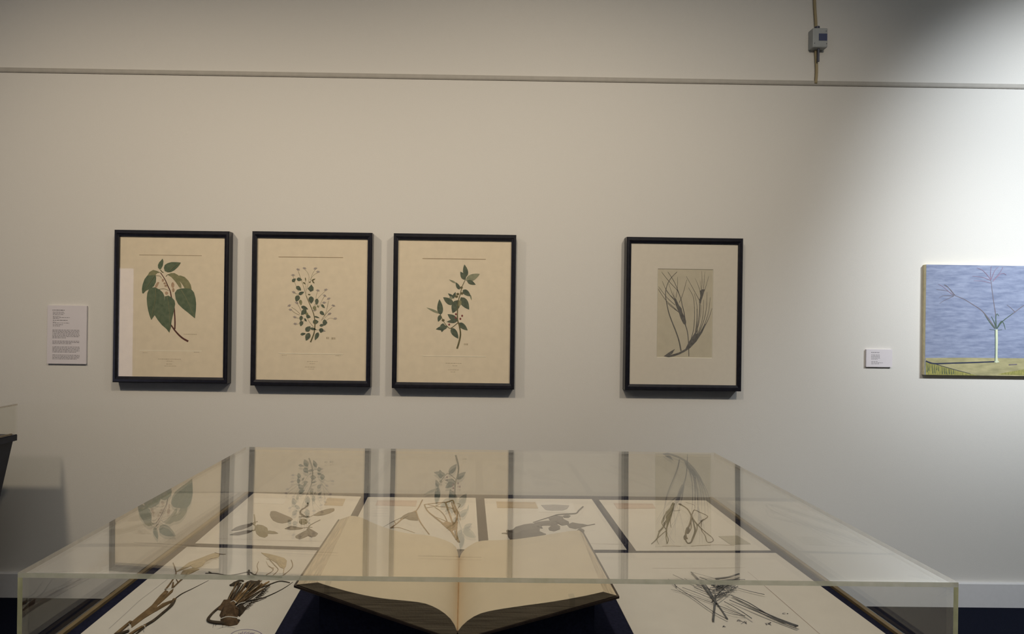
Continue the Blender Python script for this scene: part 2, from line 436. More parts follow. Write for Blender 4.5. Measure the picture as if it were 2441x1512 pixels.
# --- print 1: large heart-shaped leaves
G1 = 'black framed botanical prints hanging in a row'
e, sh, _ = framed('framed_print', 'black framed print of a branch with large heart-shaped green leaves', (269.5, 543.5, 549.5, 913.5), 0.024, G1)
q = reg(320, 600, 6.872)
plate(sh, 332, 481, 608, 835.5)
wall_stroke('painted_stem', q([(430, 345), (500, 450), (550, 560), (590, 650), (610, 750), (650, 900), (662, 1030), (668, 1160), (664, 1270)]), (1.8, 3.6), YP, 'redstem', sh)
wall_stroke('painted_stem', q([(600, 1200), (680, 1310), (780, 1410), (885, 1472)]), (3.2, 4.6), YP, 'redstem', sh)
for col, pts in (
    ('leaflt', [(215, 395), (250, 335), (310, 300), (370, 315), (430, 345), (380, 352), (345, 390)]),
    ('leaf', [(350, 385), (360, 430), (355, 500), (320, 570), (250, 615), (190, 645), (150, 690), (130, 680), (125, 610), (140, 530), (170, 450), (215, 392)]),
    ('bud', [(330, 600), (350, 540), (385, 495), (412, 505), (370, 590)]),
    ('leaf', [(465, 115), (480, 160), (468, 230), (440, 285), (415, 295), (390, 265), (388, 220), (410, 175), (440, 145)]),
    ('leaf', [(765, 180), (700, 173), (610, 172), (545, 190), (500, 220), (485, 270), (500, 320), (545, 340), (600, 338), (660, 305), (715, 255), (745, 215)]),
    ('leaflt', [(545, 380), (600, 352), (660, 352), (720, 385), (730, 450), (770, 540), (775, 600), (740, 590), (680, 500), (610, 420)]),
    ('leaflt', [(700, 395), (760, 392), (830, 418), (890, 480), (925, 540), (942, 612), (830, 612), (800, 555), (750, 490), (710, 450)]),
    ('leaf', [(665, 680), (700, 625), (760, 605), (850, 600), (930, 610), (980, 670), (1005, 760), (1015, 860), (1010, 960), (995, 1095), (940, 1050), (880, 1000), (790, 930), (720, 860), (680, 780)]),
    ('leaf', [(500, 735), (560, 720), (620, 755), (660, 800), (672, 860), (650, 980), (615, 1130), (600, 1250), (575, 1330), (530, 1270), (450, 1200), (385, 1120), (335, 1040), (400, 990), (460, 900), (490, 830)]),
    ('leaf', [(280, 590), (340, 585), (420, 625), (470, 670), (495, 730), (490, 830), (450, 920), (390, 1000), (330, 1050), (280, 1120), (255, 1060), (230, 970), (212, 870), (205, 770), (215, 680), (240, 620)])):
    wall_poly('painted_leaf', q(pts), YP, col, sh)
for mid in ([(355, 600), (350, 760), (320, 920), (282, 1100)], [(545, 740), (570, 900), (585, 1100), (577, 1310)], [(770, 625), (850, 760), (930, 930), (992, 1085)], [(560, 330), (650, 250), (755, 185)], [(330, 400), (250, 520), (145, 670)]):
    wall_stroke('leaf_vein', q(mid), (1.0, 0.5), YP, 'leaflt', sh).location.y -= 0.0014
for cx, cy, rx, ry in ((632, 548, 26, 46), (640, 630, 20, 34), (520, 560, 24, 18), (530, 680, 26, 26), (470, 470, 18, 26), (500, 520, 20, 16)):
    wall_poly('painted_bud', q(ell(cx, cy, rx, ry)), YP, 'bud', sh)
wall_stroke('painted_stem', q([(430, 300), (455, 330), (480, 345)]), 2.0, YP, 'stem', sh)
wall_stroke('painted_stem', q([(520, 410), (545, 380), (580, 370)]), 1.0, YP, 'stem', sh)
wall_stroke('painted_stem', q([(400, 620), (490, 610), (570, 640)]), 0.8, YP, 'stem', sh)
wall_stroke('painted_stem', q([(350, 395), (420, 400), (450, 440)]), 0.8, YP, 'stem', sh)
mb = MB()
text_rows(mb, [(377, 431, 856), (397, 412, 861), (396, 410, 868), (392, 421, 872.5), (340, 352, 841), (462, 475, 840)], YP, YP - 0.0006, 1.0, (2, 6))
text_rows(mb, [(438, 470, 797)], YP, YP - 0.0006, 1.6, (1.5, 4))
mb.build('caption', 'caption', sh)['kind'] = 'stuff'

# --- print 2: many small leaves and lilac flowers
e, sh, _ = framed('framed_print', 'black framed print of a sprig with many small leaves and pale lilac flowers', (598.5, 885.0, 553.0, 921.5), 0.024, G1)
q = reg(670, 620, 7.2)
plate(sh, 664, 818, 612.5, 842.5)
for st in ([(430, 610), (480, 730), (540, 870), (570, 970), (582, 1100), (570, 1240), (535, 1340), (505, 1412)],):
    wall_stroke('painted_stem', q(st), (1.2, 3.2), YP, 'stem', sh)
for st in ([(350, 890), (310, 800), (270, 740)], [(330, 930), (270, 870), (180, 810)], [(320, 945), (250, 915), (190, 870)], [(560, 1150), (500, 1080), (450, 1000)],
           [(690, 1040), (770, 900), (800, 780), (815, 700)], [(740, 970), (800, 890), (880, 810)], [(430, 610), (385, 450), (330, 290), (295, 190)], [(430, 580), (425, 460), (420, 320)],
           [(440, 520), (480, 300), (450, 210), (410, 165)], [(500, 400), (530, 260), (585, 165)], [(490, 350), (560, 260), (630, 220)], [(560, 800), (640, 650), (720, 570), (765, 525)],
           [(590, 820), (600, 640), (625, 545)], [(700, 1030), (790, 960), (830, 930)], [(720, 1100), (830, 1000), (920, 1020)], [(400, 1000), (320, 1000), (240, 990)], [(410, 1040), (320, 1090), (250, 1105)],
           [(300, 540), (240, 400), (205, 270)], [(330, 590), (260, 580), (215, 560)], [(660, 800), (700, 700), (745, 625)], [(580, 1200), (640, 1200), (720, 1220)]):
    wall_stroke('painted_stem', q(st), 0.55, YP, 'stem', sh, n=3)
for b, t, w, c in (((190, 375), (252, 318), 58, 'leafdk'), ((268, 325), (362, 342), 62, 'leafdk'), ((262, 450), (345, 525), 70, 'leafdk'), ((300, 592), (396, 548), 56, 'leafdk'),
    ((300, 605), (258, 718), 84, 'leafdk'), ((515, 622), (517, 752), 92, 'leafdk'), ((615, 662), (612, 774), 62, 'leafdk'), ((690, 762), (752, 828), 42, 'leafdk'), ((668, 882), (742, 945), 62, 'leafdk'),
    ((345, 798), (465, 846), 62, 'leafdk'), ((430, 850), (345, 945), 82, 'leafdk'), ((430, 960), (510, 985), 62, 'leafdk'), ((350, 955), (338, 1052), 58, 'leafdk'), ((360, 1045), (335, 1138), 66, 'leafdk'),
    ((545, 1065), (645, 1060), 84, 'leafdk'), ((712, 1072), (795, 1075), 104, 'leafdk'), ((660, 1128), (745, 1112), 46, 'leafdk'), ((425, 1225), (505, 1138), 86, 'leafdk'), ((498, 1172), (610, 1195), 44, 'leafdk'),
    ((700, 1168), (680, 1252), 78, 'leafdk'), ((332, 1278), (425, 1262), 46, 'leafdk'), ((485, 1252), (428, 1385), 88, 'leafdk'), ((640, 1242), (582, 1375), 68, 'leafdk'),
    ((560, 790), (595, 868), 62, 'leaflt'), ((570, 965), (662, 995), 26, 'leafdk'), ((330, 680), (345, 780), 52, 'leaflt'), ((420, 900), (470, 960), 50, 'leaflt'), ((520, 360), (590, 320), 28, 'stem'), ((535, 360), (575, 405), 24, 'stem'),
    ((415, 300), (425, 370), 18, 'stem'), ((380, 380), (420, 420), 26, 'stem'), ((460, 590), (510, 600), 24, 'stem'), ((620, 780), (650, 820), 34, 'leaflt'), ((400, 1000), (440, 1060), 34, 'leafdk'), ((480, 390), (510, 370), 22, 'stem')):
    wall_poly('painted_leaf', q(leaf_outline(b, t, w)), YP, c, sh)
wall_poly('painted_leaf', q([(455, 492), (490, 455), (520, 420), (560, 475), (556, 525), (505, 547)]), YP, 'leafdk', sh)
for cx, cy in ((290, 172), (400, 152), (590, 155), (635, 212), (205, 268), (215, 562), (630, 532), (770, 520), (745, 620), (820, 672), (740, 740), (895, 792), (835, 932), (930, 1015), (145, 790), (160, 862), (235, 990), (245, 1105), (265, 742), (580, 870), (728, 1222)):
    a = random.uniform(-0.5, 0.5) - math.pi / 2
    pts = [(cx - 12 * math.cos(a), cy - 12 * math.sin(a))]
    for k in range(7):
        th = a + (k - 3) * 0.36; rr = 46 if k % 2 == 0 else 32
        pts.append((cx - 12 * math.cos(a) + rr * math.cos(th), cy - 12 * math.sin(a) + rr * math.sin(th)))
    wall_poly('painted_flower', q(pts), YP, 'flower', sh)
mb = MB()
text_rows(mb, [(732, 757, 862), (738, 751, 867), (727, 752, 875), (735, 750, 880), (672, 684, 847), (800, 812, 848)], YP, YP - 0.0006, 1.0, (2, 6))
text_rows(mb, [(778, 784, 806), (790, 800, 807)], YP, YP - 0.0006, 5.0, (2, 5))
mb.build('caption', 'caption', sh)['kind'] = 'stuff'

# --- print 3: sprig with red berries
e, sh, _ = framed('framed_print', 'black framed print of a slanting sprig with glossy leaves and tiny red berries', (936.0, 1228.5, 558.0, 927.5), 0.024, G1)
q = reg(1000, 610, 6.572)
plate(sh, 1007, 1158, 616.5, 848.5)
wall_stroke('painted_stem', q([(720, 370), (665, 490), (640, 600), (610, 700), (596, 850), (596, 1000), (625, 1100), (642, 1230), (620, 1350), (588, 1455)]), (1.2, 4.2), YP, 'stem', sh)
wall_stroke('painted_stem', q([(612, 1040), (490, 1135), (430, 1100), (380, 1030), (330, 930)]), (1.8, 1.0), YP, 'stem', sh)
for b, t, w, c in (((725, 385), (945, 285), 104, 'leafgrey'), ((735, 330), (703, 135), 80, 'leafdk'), ((718, 375), (640, 248), 74, 'leafdk'), ((745, 390), (880, 452), 64, 'leafdk'), ((570, 428), (462, 372), 26, 'leafgrey'), ((628, 530), (568, 415), 56, 'leafdk'),
    ((795, 610), (816, 700), 24, 'leafgrey'), ((678, 535), (802, 635), 84, 'leafdk'), ((645, 650), (778, 845), 118, 'leafdk'), ((545, 668), (445, 588), 46, 'leafdk'), ((530, 660), (565, 568), 46, 'leafdk'), ((530, 762), (370, 650), 96, 'leafdk'), ((602, 695), (518, 900), 128, 'leafdk'),
    ((320, 905), (108, 812), 38, 'leafgrey'), ((330, 930), (312, 680), 92, 'leafdk'), ((332, 925), (292, 1035), 62, 'leafdk'), ((590, 1022), (440, 915), 92, 'leafdk'), ((592, 1022), (425, 1035), 58, 'leafdk'),
    ((615, 1050), (755, 1170), 82, 'leafdk'), ((440, 1112), (255, 1152), 72, 'leafdk'), ((370, 1058), (350, 1198), 80, 'leafdk'), ((495, 1130), (610, 1300), 92, 'leafdk'), ((640, 690), (622, 800), 54, 'leaflt'), ((470, 650), (520, 672), 50, 'leafgrey')):
    wall_poly('painted_leaf', q(leaf_outline(b, t, w)), YP, c, sh)
for cx, cy in ((570, 915), (565, 970), (640, 988), (668, 940), (465, 1078)):
    wall_poly('painted_berry', q(ell(cx, cy, 15, 17, 10)), YP, 'berry', sh)
for cx, cy in ((655, 500), (600, 600), (370, 1010), (580, 640), (665, 590)):
    wall_poly('painted_bud', q(ell(cx, cy, 24, 20, 10)), YP, 'stem', sh)
mb = MB()
text_rows(mb, [(1062, 1101, 866), (1078, 1090, 872), (1068, 1094, 882), (1074, 1086, 887)], YP, YP - 0.0006, 1.0, (2, 6))
text_rows(mb, [(1106, 1116, 821)], YP, YP - 0.0006, 4.0, (1, 3))
mb.build('caption', 'caption', sh)['kind'] = 'stuff'

# --- print 4: ink drawing of bearded grass in a window mount
e, mo, (i0, i1, j0, j1) = framed('framed_print', 'black framed grey ink drawing of bearded grass in a wide cream mount', (1492.5, 1770.0, 566.5, 932.0), 0.024, G1, 'mount')
bpy.data.objects.remove(mo)
w0 = at_y(1566, 747, YP); w1 = at_y(1699, 747, YP); wt = at_y(1632, 641.5, YP).z; wb_ = at_y(1632, 853.5, YP).z
o_ = [(i0, j0), (i1, j0), (i1, j1), (i0, j1)]; n_ = [(w0.x, wb_), (w1.x, wb_), (w1.x, wt), (w0.x, wt)]
v = [(x, YP - 0.003, z) for x, z in o_ + n_] + [(x + dx, YP, z + dz) for (x, z), (dx, dz) in zip(n_, ((.003, .003), (-.003, .003), (-.003, -.003), (.003, -.003)))]
mo = obj('window_mount', v, [(k, (k + 1) % 4, 4 + (k + 1) % 4, 4 + k) for k in range(4)], 'mount', e)
obj('mount_bevel', v, [(4 + k, 4 + (k + 1) % 4, 8 + (k + 1) % 4, 8 + k) for k in range(4)], 'bevel', mo)
sh = box('drawing_sheet', (w0.x - .02, w1.x + .02, YP, YP + 0.003, wb_ - .02, wt + .02), 'sketch', e)
q = reg(1550, 630, 6.575)
for pts, w in (([(420, 120), (340, 200), (280, 290), (245, 400), (240, 500), (260, 620), (290, 760), (340, 900), (400, 1050), (450, 1200), (482, 1360)], (1.2, 3.6)),
    ([(180, 125), (270, 240), (360, 340), (430, 420), (480, 540)], (0.7, 1.7)), ([(275, 120), (350, 230), (410, 350), (450, 460), (485, 560), (500, 640), (530, 760), (552, 920)], (0.8, 2.6)),
    ([(125, 390), (240, 560), (350, 660), (460, 765)], (0.8, 1.4)), ([(190, 270), (270, 440), (400, 560)], (0.6, 1.3)), ([(290, 310), (340, 450), (392, 550)], (0.5, 1.3)), ([(130, 350), (260, 520), (390, 640)], (0.5, 1.2)), ([(430, 200), (425, 380), (400, 530)], (0.4, 1.3)),
    ([(570, 245), (525, 420), (480, 545), (450, 605)], (0.7, 1.5)), ([(270, 610), (350, 680), (440, 745)], (0.7, 1.5)), ([(250, 400), (320, 500), (385, 570)], (0.5, 1.2)), ([(360, 430), (380, 540)], (0.5, 1.2)),
    ([(548, 945), (580, 1050), (598, 1200), (605, 1445)], (2.6, 2.2)), ([(780, 600), (775, 720), (762, 850), (740, 1000), (735, 1100)], (2.4, 2.0)),
    ([(565, 190), (680, 400), (770, 565)], (0.8, 1.6)), ([(705, 225), (750, 330), (785, 430)], (0.5, 1.2)), ([(805, 110), (812, 250), (805, 400)], (0.5, 1.3)), ([(857, 120), (845, 260), (835, 390)], (0.5, 1.3)), ([(918, 185), (880, 320), (845, 430)], (0.7, 1.4)), ([(780, 250), (795, 400)], (0.4, 1.0)),
    ([(600, 370), (670, 500), (690, 640), (692, 850), (680, 1020), (640, 1170)], (0.8, 2.2)), ([(690, 460), (730, 640), (735, 850), (725, 1010), (690, 1160)], (0.8, 2.0)), ([(835, 560), (830, 760), (800, 930), (735, 1120)], (0.8, 2.0)),
    ([(892, 440), (880, 680), (840, 880), (760, 1090)], (0.7, 2.2)), ([(940, 520), (915, 740), (860, 920), (780, 1080)], (0.7, 2.0)), ([(968, 690), (920, 840), (850, 980), (760, 1120)], (0.9, 2.6)), ([(730, 700), (728, 900), (700, 1100)], (0.7, 1.6)), ([(800, 640), (780, 850), (720, 1080)], (0.6, 1.4))):
    wall_stroke('ink_stroke', q(pts), (w[0] * 0.85, w[1] * 0.8), YP, 'ink', sh)
for pts in ([(370, 545), (400, 535), (425, 590), (450, 645), (490, 690), (505, 760), (540, 830), (562, 895), (558, 955), (520, 935), (480, 855), (450, 765), (420, 695), (395, 625)],
    [(775, 420), (810, 395), (855, 395), (832, 480), (805, 560), (792, 615), (765, 605), (768, 560), (785, 500)],
    [(600, 1225), (700, 1075), (742, 1100), (800, 1045), (850, 950), (885, 915), (815, 1070), (725, 1210), (620, 1320), (540, 1372), (460, 1412), (370, 1445), (358, 1412), (450, 1385), (550, 1330)],
    [(213, 1442), (290, 1385), (388, 1328), (345, 1402), (310, 1420), (392, 1408), (380, 1442), (290, 1462)]):
    wall_poly('ink_wash', q(pts), YP, 'ink', sh)

# ------------------------------------------------------------------ wall labels
def wall_label(name, label, corners, rows, ink_h, word, thick=0.006):
    tl, tr, br, bl = corners
    Yc = D - thick
    x0 = (at_y(*tl, Yc).x + at_y(*bl, Yc).x) / 2; x1 = (at_y(*tr, Yc).x + at_y(*br, Yc).x) / 2
    z1 = (at_y(*tl, Yc).z + at_y(*tr, Yc).z) / 2; z0 = (at_y(*bl, Yc).z + at_y(*br, Yc).z) / 2
    e = thing(name, label, 'label', ((x0 + x1) / 2, D, z0))
    box('backing_board', (x0 + .001, x1 - .001, Yc + 0.001, D, z0 + .001, z1 - .001), 'card', e)
    cd = box('card', (x0, x1, Yc, Yc + 0.001, z0, z1), 'card', e)
    mb = MB()
    for h, rws in rows: text_rows(mb, rws, Yc, Yc - 0.0004, h, word)
    mb.build('printed_text', 'cardink', cd)['kind'] = 'stuff'
    return e
rows = [(1.7, [(125, 154, 739.5)]), (1.0, [(126, 152, 744), (126, 154, 747), (126, 151, 749.8), (126, 144, 754), (126, 166, 757), (126, 141, 759.5)]),
        (1.3, [(126, 161, 763.5)]), (1.0, [(126, 134, 768), (126, 165, 770.2), (126, 150, 774), (126, 144, 777)])]
para = []
for y0, n in ((787, 7), (813, 3), (827, 5), (846.5, 4)):
    for k in range(n): para.append((125, 190 - (random.uniform(5, 40) if k == n - 1 else random.uniform(0, 1.5)), y0 + k * 3.05))
rows.append((1.15, para))
wall_label('text_panel', 'tall white text panel on the wall left of the framed prints', ((113, 727), (206, 730), (206, 869), (112, 866.5)), rows, 1, (2, 7), 0.012)
rows = [(1.5, [(2077, 2096, 840.5)]), (0.9, [(2077, 2098, 846.5), (2077, 2098, 849), (2077, 2097, 851.5), (2077, 2098, 854), (2077, 2092, 856.5), (2077, 2092, 862), (2077, 2104, 865), (2077, 2095, 867.5)])]
wall_label('caption_card', 'small white caption card on the wall beside the blue painting', ((2065, 832.5), (2127, 834), (2127, 876), (2065, 874.5)), rows, 1, (2, 5), 0.012)

# ------------------------------------------------------------------ blue painting at the right
PT = 0.026; YC = D - PT
x0 = at_y(2206.5, 760, YC).x; zt = at_y(2330, 632.5, YC).z; zbm = at_y(2330, 895.5, YC).z; x1 = x0 + 0.76
e = thing('canvas_painting', 'unframed blue painting of a slim white vase holding three grass stems', 'painting', ((x0 + x1) / 2, D, zbm))
box('stretcher', (x0, x1, YC + 0.001, D, zbm, zt), 'canvas_edge', e)
cv = box('canvas', (x0, x1, YC, YC + 0.001, zbm, zt), 'sky', e)
q = reg(2190, 615, 5.04)
def pz(pts): return q(pts)
xr_px = 2206.5 + 0.76 * 1620 / YC
gx = (xr_px - 2190) * 5.04
wall_poly('painted_ground', pz([(82, 1203), (500, 1200), (900, 1203), (gx, 1212), (gx, 1440), (1200, 1440), (600, 1440), (82, 1440)]), YC, 'hill', cv, 0.0004, zbm)
wall_poly('painted_grass', pz([(82, 1245), (160, 1270), (300, 1310), (450, 1355), (610, 1390), (700, 1440), (82, 1440)]), YC, 'grass', cv, 0.0006, zbm)
wall_poly('painted_grass', pz([(940, 1402), (1040, 1378), (1265, 1340), (gx, 1300), (gx, 1440)]), YC, 'grass', cv, 0.0006, zbm)
wall_stroke('painted_shadow', pz([(85, 1240), (180, 1270), (400, 1265), (650, 1258), (915, 1247)]), (3.2, 3.0), YC, 'paintdk', cv)
wall_stroke('painted_shadow', pz([(85, 1238), (200, 1275), (400, 1335), (620, 1392)]), (1.4, 1.0), YC, 'paintdk', cv)
wall_stroke('painted_shadow', pz([(1080, 1285), (1180, 1280)]), 2.5, YC, 'painttwig', cv)
for k in range(12):
    xx = 95 + k * 30 + random.uniform(-8, 8); y0 = 1262 + (xx - 82) * 0.26
    if y0 < 1375: wall_stroke('painted_blade', pz([(xx, y0), (xx + random.uniform(-6, 10), min(1394, y0 + random.uniform(50, 120)))]), (0.6, 1.6), YC, 'paintgreen', cv)
wall_poly('painted_vase', pz([(916, 862), (946, 860), (948, 1000), (944, 1180), (950, 1235), (968, 1252), (930, 1262), (905, 1252), (916, 1230), (918, 1100), (918, 980)]), YC, 'vase', cv, 0.0017)
wall_poly('painted_vase', pz([(914, 862), (924, 862), (926, 1000), (926, 1150), (920, 1245), (904, 1250), (914, 1225), (916, 1100), (916, 980)]), YC, 'vase_sh', cv, 0.0019)
for pts, w, c in (([(920, 850), (860, 760), (800, 680), (740, 620), (640, 555), (540, 495), (440, 455)], (2.8, 1.2), 'painttwig'), ([(930, 845), (925, 700), (905, 560), (885, 420), (868, 270)], (2.2, 1.2), 'painttwig'),
    ([(945, 840), (1010, 760), (1150, 655), (1265, 570), (1420, 470)], (2.4, 1.2), 'painttwig'), ([(1160, 655), (1110, 605), (1060, 565)], (1.6, 0.8), 'painttwig'),
    ([(932, 850), (905, 770), (872, 705)], (3.0, 1.0), 'paintgreen'), ([(932, 850), (925, 720), (940, 672), (962, 700)], (2.6, 1.2), 'paintgreen'), ([(940, 850), (990, 765), (1020, 790), (1040, 860)], (2.6, 1.2), 'paintgreen'), ([(915, 850), (850, 770), (790, 680)], (2.6, 1.0), 'paintgreen'), ([(850, 860), (930, 868), (1000, 862)], (1.0, 1.0), 'paintgreen'),
    ([(945, 840), (1010, 760), (1130, 668)], (2.6, 1.2), 'paintgreen'),
    ([(440, 455), (370, 370), (300, 325)], (1.2, 0.7), 'painttwig'), ([(420, 455), (350, 400), (210, 380)], (1.2, 0.7), 'painttwig'), ([(420, 458), (300, 455), (245, 480)], (1.2, 0.7), 'painttwig'), ([(420, 460), (310, 510), (250, 548)], (1.2, 0.7), 'painttwig'), ([(400, 440), (290, 345), (235, 318)], (1.2, 0.7), 'paintred'), ([(430, 450), (350, 350), (310, 320)], (1.2, 0.7), 'painttwig'),
    ([(868, 262), (780, 160), (700, 120)], (1.8, 0.8), 'paintred'), ([(865, 270), (760, 232), (640, 220)], (1.4, 0.7), 'paintred'), ([(868, 302), (760, 278), (660, 275)], (1.2, 0.7), 'paintred'), ([(868, 260), (862, 180), (872, 100)], (1.6, 0.8), 'paintred'), ([(872, 260), (910, 160), (960, 105)], (1.6, 0.8), 'paintred'), ([(890, 280), (960, 210), (1010, 185), (1050, 205)], (1.8, 0.8), 'paintred'), ([(900, 265), (980, 170), (1010, 110)], (1.4, 0.7), 'paintred')):
    wall_stroke('painted_stem', pz(pts), w, YC, c, cv)

# ------------------------------------------------------------------ sensor box and cord above the rail
e = thing('wall_sensor', 'small grey sensor box with navy panel and tan cord above the rail', 'sensor', at_y(1952, 118, D))
a = at_y(1938, 66, D - 0.05); b = at_y(1973, 113, D - 0.05)
bd = obj('sensor_case', boxv(a.x, b.x, D - 0.05, D, b.z, a.z), BOXF, 'device', e, bevel=0.005)
p0 = at_y(1952, 80, D - 0.05); p1 = at_y(1971.5, 97, D - 0.05)
box('navy_panel', (p0.x, p1.x, D - 0.0515, D - 0.045, p1.z, p0.z), 'device_blue', bd)
def cyl(name, p, q_, r, material, parent, n=14):
    p = Vector(p); q_ = Vector(q_); ax = (q_ - p).normalized()
    s = ax.cross(Vector((0.3, 0.9, 0.2))).normalized(); t = ax.cross(s)
    v = [p + (s * math.cos(2 * math.pi * i / n) + t * math.sin(2 * math.pi * i / n)) * r for i in range(n)]
    v += [w + (q_ - p) for w in v]
    f = [(i, (i + 1) % n, n + (i + 1) % n, n + i) for i in range(n)] + [tuple(range(n)), tuple(range(2 * n - 1, n - 1, -1))]
    return obj(name, v, f, material, parent)
for sx, sy in ((1942, 103), (1970.5, 104), (1969.5, 74)):
    s_ = at_y(sx, sy, D - 0.05)
    cyl('screw', (s_.x, D - 0.051, s_.z), (s_.x, D - 0.047, s_.z), 0.0022, 'device_dark', bd, 8)
g = at_y(1948, 66, D - 0.025)
cyl('cable_gland', (g.x, D - 0.025, a.z - 0.002), (g.x, D - 0.025, a.z + 0.016), 0.0125, 'device_dark', e)
g2 = at_y(1951, 116, D - 0.03)
cyl('probe', (g2.x, D - 0.03, b.z - 0.068), (g2.x, D - 0.03, b.z + 0.002), 0.0055, 'device_dark', e)
def tube3(name, pts, r, material, parent, n=8):
    c = catmull(pts, 5); mb = MB(); V = []
    for i, p in enumerate(c):
        t = (c[min(i + 1, len(c) - 1)] - c[max(i - 1, 0)]).normalized()
        s = t.cross(Vector((0, 1, 0.01))).normalized(); w = t.cross(s)
        V += [p + (s * math.cos(2 * math.pi * k / n) + w * math.sin(2 * math.pi * k / n)) * r for k in range(n)]
    fs = []
    for i in range(len(c) - 1):
        for k in range(n): fs.append((i * n + k, i * n + (k + 1) % n, (i + 1) * n + (k + 1) % n, (i + 1) * n + k))
    fs += [tuple(range(n)), tuple(range(len(V) - 1, len(V) - n - 1, -1))]
    mb.add(V, fs); return mb.build(name, material, parent, True)
cy = D - 0.0085
tube3('cord', [at_y(1940.5, -140, cy), at_y(1941.5, -20, cy), at_y(1942.5, 20, cy), at_y(1945, 62, cy), at_y(1944.5, 120, cy), at_y(1946.5, 165, cy), at_y(1944.5, 199, cy)], 0.0075, 'cord', e)

# ------------------------------------------------------------------ display cases
def corner(px, py, z): return at_z(px, py, z)
fl = corner(45, 1364, GTOP); fr = corner(2291, 1391, GTOP); bl_ = corner(590, 1064, GTOP); br_ = corner(1705, 1081.5, GTOP)
CX0 = (fl.x + bl_.x) / 2; CX1 = (fr.x + br_.x) / 2; CY0 = (fl.y + fr.y) / 2; CY1 = (bl_.y + br_.y) / 2
T = 0.008
def display_case(dx, dy, lab_plinth, lab_cover):
    X0, X1, Y0, Y1 = CX0 + dx, CX1 + dx, CY0 + dy, CY1 + dy
    mx, my = (X0 + X1) / 2, (Y0 + Y1) / 2
    p = thing('display_plinth', lab_plinth, 'plinth', (mx, my, 0), 'navy display plinths')
    ins = 0.20
    v = [(X0 + ins, Y0 + .012, 0), (X1 - ins, Y0 + .012, 0), (X1 - ins, Y1 - .012, 0), (X0 + ins, Y1 - .012, 0),
         (X0 + .012, Y0 + .012, DECK - 0.03), (X1 - .012, Y0 + .012, DECK - 0.03), (X1 - .012, Y1 - .012, DECK - 0.03), (X0 + .012, Y1 - .012, DECK - 0.03)]
    obj('plinth_body', v, BOXF, 'plinth', p)
    box('deck', (X0, X1, Y0, Y1, DECK - 0.03, DECK - 0.003), 'plinth', p)
    box('felt_top', (X0 + .001, X1 - .001, Y0 + .001, Y1 - .001, DECK - 0.003, DECK), 'deck', p)
    c = thing('acrylic_cover', lab_cover, 'display cover', (mx, my, DECK), 'clear acrylic display covers')
    for xa in (X0 + 0.011, X1 - 0.020):
        box('timber_bead', (xa, xa + 0.009, Y0 + 0.02, Y1 - 0.02, DECK + 0.0002, DECK + 0.006), 'bead', c)
    zb0 = DECK + 0.0002; zt0 = GTOP - T
    def panel(name, b, thin):
        me_o = obj(name, boxv(*b), BOXF, ['acrylic', 'acr_edge'], c)
        for pl in me_o.data.polygons:            # only the cut ends facing the room read as pale edges; glued joints are clear
            pl.material_index = 1 if (thin == 0 and pl.normal.y < -0.9) else 0
        return me_o
    # top sheet: sags a few millimetres behind its front edge
    NU, NV = 28, 28
    sag = 0.0026
    V = []
    for zz in (GTOP, zt0):
        for j in range(NV + 1):
            for i in range(NU + 1):
                u, v_ = i / NU, j / NV
                dz = -sag * math.sin(math.pi * u) * 6.75 * v_ * (1 - v_) ** 2
                V.append((X0 + (X1 - X0) * u, Y0 + (Y1 - Y0) * v_, zz + dz))
    n1 = (NU + 1) * (NV + 1); Fc = []; Mi = []
    for k in (0, n1):
        for j in range(NV):
            for i in range(NU):
                a = k + j * (NU + 1) + i
                Fc.append((a, a + 1, a + NU + 2, a + NU + 1) if k == 0 else (a, a + NU + 1, a + NU + 2, a + 1)); Mi.append(0)
    for i in range(NU):
        Fc.append((i, n1 + i, n1 + i + 1, i + 1)); Mi.append(1)
        a = NV * (NU + 1) + i; Fc.append((a, a + 1, n1 + a + 1, n1 + a)); Mi.append(0)
    for j in range(NV):
        a = j * (NU + 1); Fc.append((a, a + NU + 1, n1 + a + NU + 1, n1 + a)); Mi.append(2)
        a = j * (NU + 1) + NU; Fc.append((a, n1 + a, n1 + a + NU + 1, a + NU + 1)); Mi.append(2)
    tp = obj('top_panel', V, Fc, ['acrylic', 'acr_edge_top', 'acr_edge_side'], c)
    for pl, mi in zip(tp.data.polygons, Mi):
        pl.material_index = mi; pl.use_smooth = (mi == 0)
    tp.data.set_sharp_from_angle(angle=0.5)
    panel('side_panel', (X0, X0 + T, Y0, Y1, zb0, zt0), 0)
    panel('side_panel', (X1 - T, X1, Y0, Y1, zb0, zt0), 0)
    panel('front_panel', (X0 + T, X1 - T, Y0, Y0 + T, zb0, zt0), 1)
    panel('back_panel', (X0 + T, X1 - T, Y1 - T, Y1, zb0, zt0), 1)
    return p, c
display_case(0, 0, 'wide navy display plinth in the foreground under the herbarium sheets', 'large clear acrylic box cover over the open book and herbarium sheets')
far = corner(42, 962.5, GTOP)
display_case(far.x - CX1, far.y - CY1, 'dark navy tapered plinth cut off at the left edge by the wall', 'clear acrylic cover cut off at the left edge of the photo')

